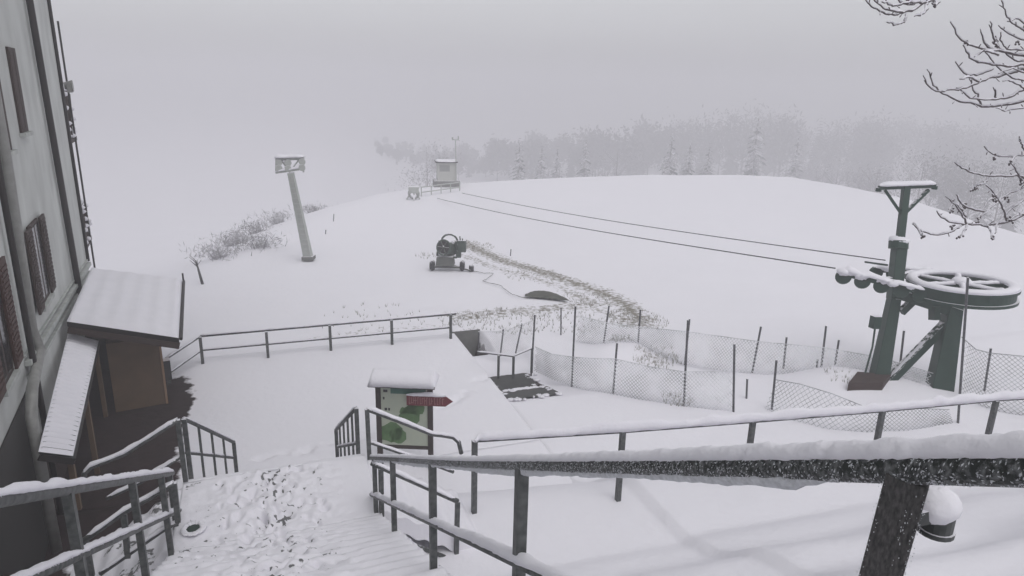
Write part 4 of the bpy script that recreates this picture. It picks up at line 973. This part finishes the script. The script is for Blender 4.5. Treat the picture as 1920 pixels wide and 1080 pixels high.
b = MB(); b.hexa([gq(818, 496, -.35), gq(852, 496, -.35), gq(852, 496, .4), gq(818, 496, .4), gq(820, 480, -.3), gq(850, 480, -.3), gq(850, 480, .35), gq(820, 480, .35)]); b.build('base', gm2, gun)
b = MB(); b.bar(gq(812, 500, -.1), gq(868, 500, -.1), .1, .09); b.bar(gq(852, 498), gq(884, 504, -.3), .08, .08); b.build('axle', gm2, gun)
for x, y, r_ in ((811, 497, .24), (867, 496, .24), (884, 501, .17)):
    b = MB(); c2_ = gq(x, y, -.1); b.cyl(c2_-gx*.12, c2_+gx*.12, r_, 18); b.torus(c2_, gx, r_-.03, .08, 1.2, 20, 8); o = b.build('wheel', black_m, gun, False)
hs_ = [onz(x, y, .04) for x, y in ((884, 506), (900, 510), (925, 512), (915, 520), (905, 526), (940, 535), (955, 548), (975, 556), (1000, 557))]
sm_pts = []
for p, q_ in zip(hs_[:-1], hs_[1:]): sm_pts += [lerp(p, q_, t) for t in (0, .33, .66)]
b = MB(); b.tube([p-np.array([0, 0, .01+.03*(i % 3 == 1)]) for i, p in enumerate(sm_pts)], .016, 6); tag(b.build('hose', gm2), 'thin hose winding through the snow from the snow gun to the dark sheet', 'hose')
# dark sheet lying past the terrace
b = MB(); e0 = onz(985, 557); e1 = onz(1068, 565); n_ = 18; vs = []; fs = []
for i in range(n_+1):
    t = i/n_; base = lerp(e0, e1, t); hgt = .28*math.sin(math.pi*t)**.7; dp = .9*math.sin(math.pi*t)**.6+.05
    for j in range(7): q0 = j/6; vs.append(base+U*(dp*q0)+np.array([0, 0, hgt*math.sin(math.pi*min(q0*1.2, 1))*.9+.02+.02*R.random()]))
for i in range(n_):
    for j in range(6): q0 = i*7+j; fs.append((q0, q0+7, q0+8, q0+1))
b.add(vs, fs); tag(b.build('tarpaulin', mat('dark_sheet', (.06, .065, .055), .8, noise=(3, (.1, .1, .085), .3, (1, 1, 1))), None, True), 'low dark grey sheet lying on the snow below the snow gun', 'sheet')

# tufts of dead grass sticking through the snow
def tufts(spots, n, hgt, seed):
    rg_ = random.Random(seed); mb = MB()
    for (c_, rad, cnt) in spots:
        for k in range(cnt):
            r1 = rad*math.sqrt(rg_.random()); t = rg_.random()*6.28; x = c_[0]+r1*math.cos(t); y = c_[1]+r1*math.sin(t)
            z = gxy((x, y)) if k % 6 == 0 else z
            for j in range(3):
                h_ = hgt*rg_.uniform(.4, 1.2); dx, dy = rg_.uniform(-.6, .6)*h_, rg_.uniform(-.6, .6)*h_; w_ = .008
                mb.add([(x-w_, y, z-.02), (x+w_, y, z-.02), (x+dx, y+dy, z+h_)], [(0, 1, 2)])
    return mb
sp_ = [(onz(x, y), r_, c_) for x, y, r_, c_ in ((1230, 672, .9, 160), (1165, 642, .5, 60), (1190, 598, 1.4, 160), (1060, 600, 1.6, 120), (960, 600, 1.8, 150), (1100, 560, 1.2, 90), (1000, 515, 1.5, 70), (890, 462, 1.2, 90), (870, 598, 1.2, 90), (1570, 735, .5, 40), (1270, 755, .5, 50), (805, 478, .8, 40), (700, 596, 2.2, 60))]
gm_ = tufts(sp_, 0, .16, 4); tag(gm_.build('dead_grass', mat('dead_grass_blades', (.17, .155, .12), .9, noise=(3, (.36, .35, .33), .3, (1, 1, 1)))), 'dead grass stems poking through the thin snow', 'grass', kind='stuff')

# ------------------------------------------------------------------ near bare tree, trunk outside the frame on the right
tree = thing('bare_tree', 'leafless frosted tree reaching twigs with small buds in from the right edge', 'tree', (9.5, 6.5, gxy((9.5, 6.5))))
def zp(x, y): return (1560+x*.4444, y*.4444)
def catmull(pts, n=5):
    P_ = [np.array(p, float) for p in pts]; P_ = [2*P_[0]-P_[1]]+P_+[2*P_[-1]-P_[-2]]; out = []
    for i in range(1, len(P_)-2):
        for k in range(n):
            t = k/n; a0, a1, a2, a3 = P_[i-1:i+3]
            out.append(.5*((2*a1)+(-a0+a2)*t+(2*a0-5*a1+4*a2-a3)*t*t+(-a0+3*a1-3*a2+a3)*t**3))
    out.append(P_[-2]); return out
NODE = {'low': atd(2150, 330, 6.6), 'mid': atd(2150, 190, 6.3), 'top': atd(2050, -160, 6.0)}
TR = {
 'low': [[(340, 945), (380, 975), (440, 990), (500, 980), (560, 945), (640, 950), (740, 935), (810, 905)], [(440, 890), (480, 930), (560, 945)], [(480, 825), (540, 890), (570, 945)],
         [(520, 820), (560, 870), (640, 895)], [(600, 935), (680, 870), (740, 820), (810, 790)], [(515, 685), (560, 715), (660, 742), (780, 740), (810, 752)], [(595, 800), (600, 785), (640, 775), (665, 742)],
         [(640, 615), (690, 655), (760, 660), (810, 655)], [(650, 780), (690, 830), (720, 880), (735, 930)], [(385, 1000), (375, 985), (345, 940)], [(540, 1000), (560, 975), (570, 950)], [(675, 1000), (665, 965), (640, 950)],
         [(690, 985), (700, 940), (760, 880), (810, 840)], [(790, 585), (800, 610), (815, 640)], [(755, 685), (770, 660)], [(760, 690), (790, 740), (800, 770)], [(610, 935), (650, 860), (690, 830)], [(495, 880), (515, 860), (540, 880), (560, 915)], [(740, 930), (790, 905), (815, 910)]],
 'mid': [[(385, 325), (430, 380), (500, 382), (580, 365), (660, 330), (740, 310), (810, 290)], [(405, 290), (440, 370), (520, 420), (620, 445), (700, 447), (810, 425)], [(500, 90), (550, 170), (620, 200), (700, 215), (810, 235)],
         [(555, 190), (590, 250), (660, 270), (740, 280), (810, 270)], [(520, 260), (560, 310), (620, 315), (680, 290)], [(530, 370), (580, 410), (660, 420), (740, 410), (810, 375)], [(700, 110), (760, 150), (810, 170)],
         [(715, 0), (740, 70), (780, 110), (810, 130)], [(625, 120), (650, 190), (690, 212)], [(665, 90), (680, 160), (700, 205)], [(710, 140), (730, 200), (810, 210)], [(540, 335), (580, 330), (620, 345)], [(580, 330), (610, 400), (630, 440)], [(690, 455), (740, 465), (810, 455)],
         [(640, 210), (690, 270), (760, 330), (810, 340)], [(690, 375), (690, 415)], [(740, 90), (790, 80)], [(600, 240), (640, 215), (700, 230)], [(700, 310), (760, 290), (815, 310)], [(720, 340), (770, 350), (815, 380)], [(690, 150), (700, 190), (760, 250), (815, 262)]],
 'top': [[(140, 0), (190, 40), (250, 60), (310, 50), (370, 25), (430, -30)], [(170, -10), (230, 40), (300, 50)], [(235, 90), (270, 105), (305, 92), (312, 60)], [(350, 65), (385, 58), (400, 15)], [(210, 5), (260, 25), (330, 12), (390, 12), (440, -10)], [(290, -20), (330, 10)], [(270, -10), (300, 15), (350, 20)], [(420, 15), (440, 20), (438, -5)]],
}
rg = random.Random(77)
for key, lines in TR.items():
    for i, ln_ in enumerate(lines):
        d0 = {'low': 6.2, 'mid': 5.9, 'top': 5.6}[key]+rg.uniform(-.25, .35)
        pts = [atd(*zp(*p), d0+.08*k) for k, p in enumerate(ln_)]
        pts = catmull(pts, 5)
        if ln_[-1][0] >= 790 or (key == 'top' and ln_[-1][1] < -5): pts = pts+catmull([pts[-1], lerp(pts[-1], NODE[key], .5)+np.array([0, 0, -.05]), NODE[key]], 4)[1:]
        n_ = len(pts); big = n_ > 28
        pts = [p+np.array([rg.gauss(0, .004) for _ in range(3)]) for p in pts]
        rs = [(.0045+(.012 if big else .005)*(k/n_)**.9) for k in range(n_)]
        b = MB(); b.tube(pts, rs, 6)
        for kk in range(2, min(n_-2, 34), 4):   # spur buds
            if rg.random() < .6:
                p = pts[kk]; d_ = np.array([rg.uniform(-.03, .03), rg.uniform(-.03, .03), rg.choice((1, -1, 1))*rg.uniform(.015, .04)]); b.tube([p, p+d_, p+d_*1.3], [.004, .0045, .002], 5)
        o = b.build('branch', bark_m, tree, True)
        c = MB(); c.cap([p+np.array([0, 0, r_*.5]) for p, r_ in zip(pts, rs)], lambda t: .012+.014*t*(1 if big else .3), lambda t: .006+.006*t, i, step=.03, jit=.5); c.build('snow_line', snow_cap_m, o, True)
b = MB()
for (x, y) in ((385, 995), (600, 795), (685, 660), (505, 955), (510, 885), (560, 865), (540, 998), (676, 995), (755, 925), (680, 830), (795, 765), (612, 925), (740, 840), (755, 685), (820, 290), (565, 180), (690, 185), (780, 175), (690, 840), (435, 15)):
    p = atd(*zp(x, y), 6.25)
    for k in range(6): b.blob(p+np.array([rg.uniform(-.02, .02), rg.uniform(-.02, .02), rg.uniform(-.03, .02)]), .009, .009, .012, k, 4, .3)
tag(b.build('buds', bark_m, tree, True), kind='stuff')
trk = np.array([9.5, 6.5, gxy((9.5, 6.5))-.3]); top_ = np.array([9.0, 6.4, 12.5])
b = MB(); b.tube(catmull([trk, trk+np.array([-.1, 0, 3]), lerp(trk, top_, .7), top_], 6), [.26-.006*k for k in range(19)], 12); b.build('trunk', bark_m, tree, True)
for nd_, zz in ((NODE['low'], 8.2), (NODE['mid'], 8.9), (NODE['top'], 10.0)):
    st_ = np.array([9.25, 6.45, zz-.6]); b = MB(); b.tube(catmull([st_, lerp(st_, nd_, .5)+np.array([0, 0, .15]), nd_], 6), list(np.linspace(.08, .02, 13)), 8); b.build('bough', bark_m, tree, True)

# ------------------------------------------------------------------ woods in the fog
def leafy(mb, c_, rx, rz, n, s_, rg_, thin=.22):
    for k in range(n):
        p = np.array(c_)+np.array([rg_.gauss(0, .5)*rx, rg_.gauss(0, .5)*rx, rg_.gauss(0, .5)*rz])
        a_ = np.array([rg_.gauss(0, 1), rg_.gauss(0, 1), rg_.gauss(0, 1.3)]); a_ /= np.linalg.norm(a_)+1e-6; b_ = np.cross(a_, [rg_.gauss(0, 1) for _ in range(3)]); b_ /= np.linalg.norm(b_)+1e-6
        s2 = s_*rg_.uniform(.5, 1.4); mb.add([p-a_*s2, p+b_*s2*thin, p+a_*s2, p-b_*s2*thin], [(0, 1, 2, 3)])
def broad(mb, base, h, rg_, s_=.35, dens=1., thin=.22):
    mb_c = []
    for k in range(9): leafy(mb, np.array(base)+np.array([rg_.uniform(-.2, .2)*h, rg_.uniform(-.2, .2)*h, h*rg_.uniform(.4, .86)]), h*rg_.uniform(.14, .26), h*rg_.uniform(.13, .24), int(95*dens), s_, rg_, thin)
def trunkmb(mb, base, h, rg_):
    base = np.array(base); mb.tube([base-np.array([0, 0, .5]), base+np.array([0, 0, h*.85])], [h*.014, h*.002], 5)
    for k in range(12):
        z0 = h*rg_.uniform(.3, .75); t = rg_.random()*6.28; l = h*rg_.uniform(.15, .3); p = base+np.array([0, 0, z0]); mb.tube([p, p+np.array([math.cos(t)*l, math.sin(t)*l, l*.8])], [h*.005, h*.0015], 4)
def fir(mb, base, h, rg_, w=.2):
    base = np.array(base); n_ = 22
    for i in range(n_):
        t = i/n_; z = h*(.12+.88*t); r_ = h*w*(1-t)**.85+.1
        for k in range(12):
            a_ = rg_.random()*6.28; rr_ = r_*rg_.uniform(.55, 1.15); p = base+np.array([0, 0, z]); d_ = np.array([math.cos(a_), math.sin(a_), 0]); s_ = np.array([-d_[1], d_[0], 0])
            mb.add([p+d_*rr_*.1, p+d_*rr_*.6+s_*rr_*.28-np.array([0, 0, rr_*.25]), p+d_*rr_-np.array([0, 0, rr_*.5]), p+d_*rr_*.6-s_*rr_*.28-np.array([0, 0, rr_*.25])], [(0, 1, 2, 3)])
def ground_at(x, y): return gxy((x, y))
rg = random.Random(99)
# individually readable trees: (kind, px, top y, distance)
ind = [('fir', 975, 252, 181), ('fir', 1017, 262, 183), ('fir', 1046, 268, 177), ('fir', 1100, 250, 195), ('fir', 1262, 240, 181), ('fir', 1296, 256, 173), ('fir', 1332, 262, 171), ('fir', 1425, 200, 202), ('fir', 1500, 240, 198),
       ('broad', 1575, 296, 166), ('broad', 1030, 298, 173), ('broad', 1535, 300, 177), ('broad', 1650, 300, 151), ('broad', 1840, 280, 145), ('broad', 1740, 270, 151), ('broad', 800, 262, 181), ('broad', 1160, 262, 187), ('broad', 1890, 300, 126)]
labs = {'fir': 'dark fir tree fading into the fog behind the crest', 'broad': 'snow-laden leafless tree in the fog behind the crest'}
wh_ = {975: 'leftmost fir of the group right of the hut', 1017: 'second fir of the foggy group right of the hut', 1046: 'third fir of the foggy group right of the hut', 1100: 'lone wider fir in the fog right of the group of three', 1262: 'foggy fir left of a close trio behind the crest', 1296: 'middle fir of the close trio behind the crest', 1332: 'right fir of the close trio behind the crest', 1425: 'tallest fir rising above the foggy wood', 1500: 'fir between the tallest one and the round snowy tree', 1575: 'round white snow-laden tree behind the right end of the crest', 1030: 'low snowy tree in front of the three foggy firs', 1535: 'snowy tree just left of the round white one', 1650: 'snowy tree right of the round white one', 1840: 'grey foggy tree behind the hanging twigs', 1740: 'grey foggy tree above the head of the lift mast', 800: 'grey foggy tree left behind the small hut', 1160: 'snowy tree left of the close fir trio', 1890: 'grey foggy tree at the right edge behind the twigs'}
for kind, px, py, dist in ind:
    d_ = ray(px, py); q_ = CAM+d_*(dist/d_[1]); zg = ground_at(q_[0], q_[1]); h_ = q_[2]-zg
    t = thing('fir_tree' if kind == 'fir' else 'broadleaf_tree', wh_[px], 'tree', (q_[0], q_[1], zg), 'trees in the fog behind the crest')
    mb = MB(); mb.tube([(q_[0], q_[1], zg-.5), (q_[0], q_[1], zg+h_*.9)], [h_*.02, h_*.004], 6) if kind == 'fir' else trunkmb(mb, (q_[0], q_[1], zg), h_, rg)
    mb.build('trunk', bark_m, t)
    mb = MB()
    if kind == 'fir': fir(mb, (q_[0], q_[1], zg), h_, rg, .23); mb.build('crown', firm, t)
    else: broad(mb, (q_[0], q_[1], zg), h_, rg, .3, 1.6); mb.build('crown', twigm2 if px in (1575, 1030, 1535, 1650, 1160) else twigm, t)
# the wood that reads as one mass
mbw = MB(); mbf = MB()
def woodrow(px0, px1, n, dist0, dist1, ytop, jit, s_=.55, thin=.22, hmin=5):
    for i in range(n):
        px = rg.uniform(px0, px1); dist = rg.uniform(dist0, dist1); py = ytop(px)+rg.uniform(-jit, jit)
        d_ = ray(px, py); q_ = CAM+d_*(dist/d_[1]); zg = ground_at(q_[0], q_[1]); h_ = min(max(q_[2]-zg, hmin), 55)
        if rg.random() < .4: fir(mbf, (q_[0], q_[1], zg), h_, rg, .15)
        else: trunkmb(mbw, (q_[0], q_[1], zg), h_, rg); broad(mbw, (q_[0], q_[1], zg), h_, rg, s_, .9, thin)
woodrow(1150, 2150, 150, 300, 430, lambda x: 240-15*math.sin((x-1200)/150.), 26, 1.0, .3)
woodrow(860, 1250, 60, 300, 420, lambda x: 286-(x-860)*.12, 18, 1.1, .45)
woodrow(740, 900, 30, 320, 420, lambda x: 330-(x-640)*.2, 16, 1.1, .45)
woodrow(1600, 2050, 20, 150, 200, lambda x: 300, 16)
mbl = MB(); _k = (mbw, mbf); mbw = mbf = mbl
woodrow(705, 880, 70, 360, 470, lambda x: float(np.interp(x, [700, 740, 780, 880], [352, 322, 300, 292])), 14, .8, .22)
mbw, mbf = _k; tag(mbl.build('valley_woodland', farwood_m), 'pale foggy woodland in the valley left of the piste', 'woodland', kind='stuff')
tag(mbw.build('woodland', farwood_m), 'foggy leafless woodland behind the crest', 'woodland', kind='stuff')
tag(mbf.build('fir_woodland', farwood_m), 'foggy mass of firs among the woodland', 'woodland', kind='stuff')
# shrubs below the left shoulder of the piste
for px, py, dist, hh, lab in ((412, 494, 37, 2.0, 'leftmost low frosted shrub on the left shoulder of the piste'), (440, 462, 42, 3.2, 'frosted bush second from the left on the left shoulder'), (478, 420, 48, 5.0, 'largest frosted bush on the slope left of the lift tower'), (520, 396, 54, 5.5, 'frosted bush behind the foot of the leaning lift tower'), (585, 385, 64, 5, 'faint bush on the ridge right behind the lift tower'), (488, 470, 39, 1.2, 'small dark shrub on the shoulder closest to the lift tower')):
    d_ = ray(px, py); q_ = CAM+d_*(dist/d_[1]); zg = ground_at(q_[0], q_[1]); h_ = max(q_[2]-zg, .8)
    t = thing('shrub', lab, 'shrub', (q_[0], q_[1], zg), 'frosted shrubs left of the lift tower'); mb = MB()
    base = np.array([q_[0], q_[1], zg])
    W_ = h_*.8+.8
    for k in range(60):
        a_ = rg.random()*6.28; rr_ = W_*rg.random()*.7; b0 = base+np.array([math.cos(a_)*rr_*.4, math.sin(a_)*rr_*.4, -.2])
        l = h_*rg.uniform(.4, .85); ln = np.array([math.cos(a_)*rg.uniform(.1, .8), math.sin(a_)*rg.uniform(.1, .8), 1])*l
        mb.tube([b0, b0+ln*.5, b0+ln], [.022, .014, .005], 3)
    leafy(mb, base+np.array([0, 0, h_*.5]), W_, h_*.5, 420, .22, rg, .07)
    tag(mb.build('twigs', twigm3, t), kind='stuff')
# thin sapling by the shelter roof
p, q_ = fpole((367, 380), 488, 530); t = thing('sapling', 'thin leafless sapling leaning above the shelter roof', 'sapling', p, None)
b = MB(); b.tube([p, lerp(p, q_, .6), q_], [.07, .05, .02], 6)
for k in range(8): a_ = rg.random()*6.28; s0 = lerp(p, q_, .7+.3*rg.random()); b.tube([s0, s0+np.array([math.cos(a_)*.3, math.sin(a_)*.3, .3])], [.02, .008], 4)
b.build('stem', twigm, t)

# ------------------------------------------------------------------ haze
if HAZE:
    xs0, xs1, ys0_, ys1_, z0_, z1_ = -900, 1150, -600, 1400, -50, 32
    b = MB(); b.hexa([(xs0, ys0_, z0_), (xs1, ys0_, z0_), (xs1, ys1_, z0_), (xs0, ys1_, z0_), (xs0, ys0_, z1_), (xs1, ys0_, z1_), (xs1, ys1_, z1_), (xs0, ys1_, z1_)])
    hm = bpy.data.materials.new('haze'); hm.use_nodes = True; n = hm.node_tree; n.nodes.clear()
    o_ = n.nodes.new('ShaderNodeOutputMaterial'); v_ = n.nodes.new('ShaderNodeVolumePrincipled'); v_.inputs['Color'].default_value = (.81, .803, .828, 1); v_.inputs['Density'].default_value = HAZE_DENS; v_.inputs['Anisotropy'].default_value = 0.0
    n.links.new(v_.outputs[0], o_.inputs['Volume'])
    h_ = b.build('haze', hm); tag(h_, kind='stuff')
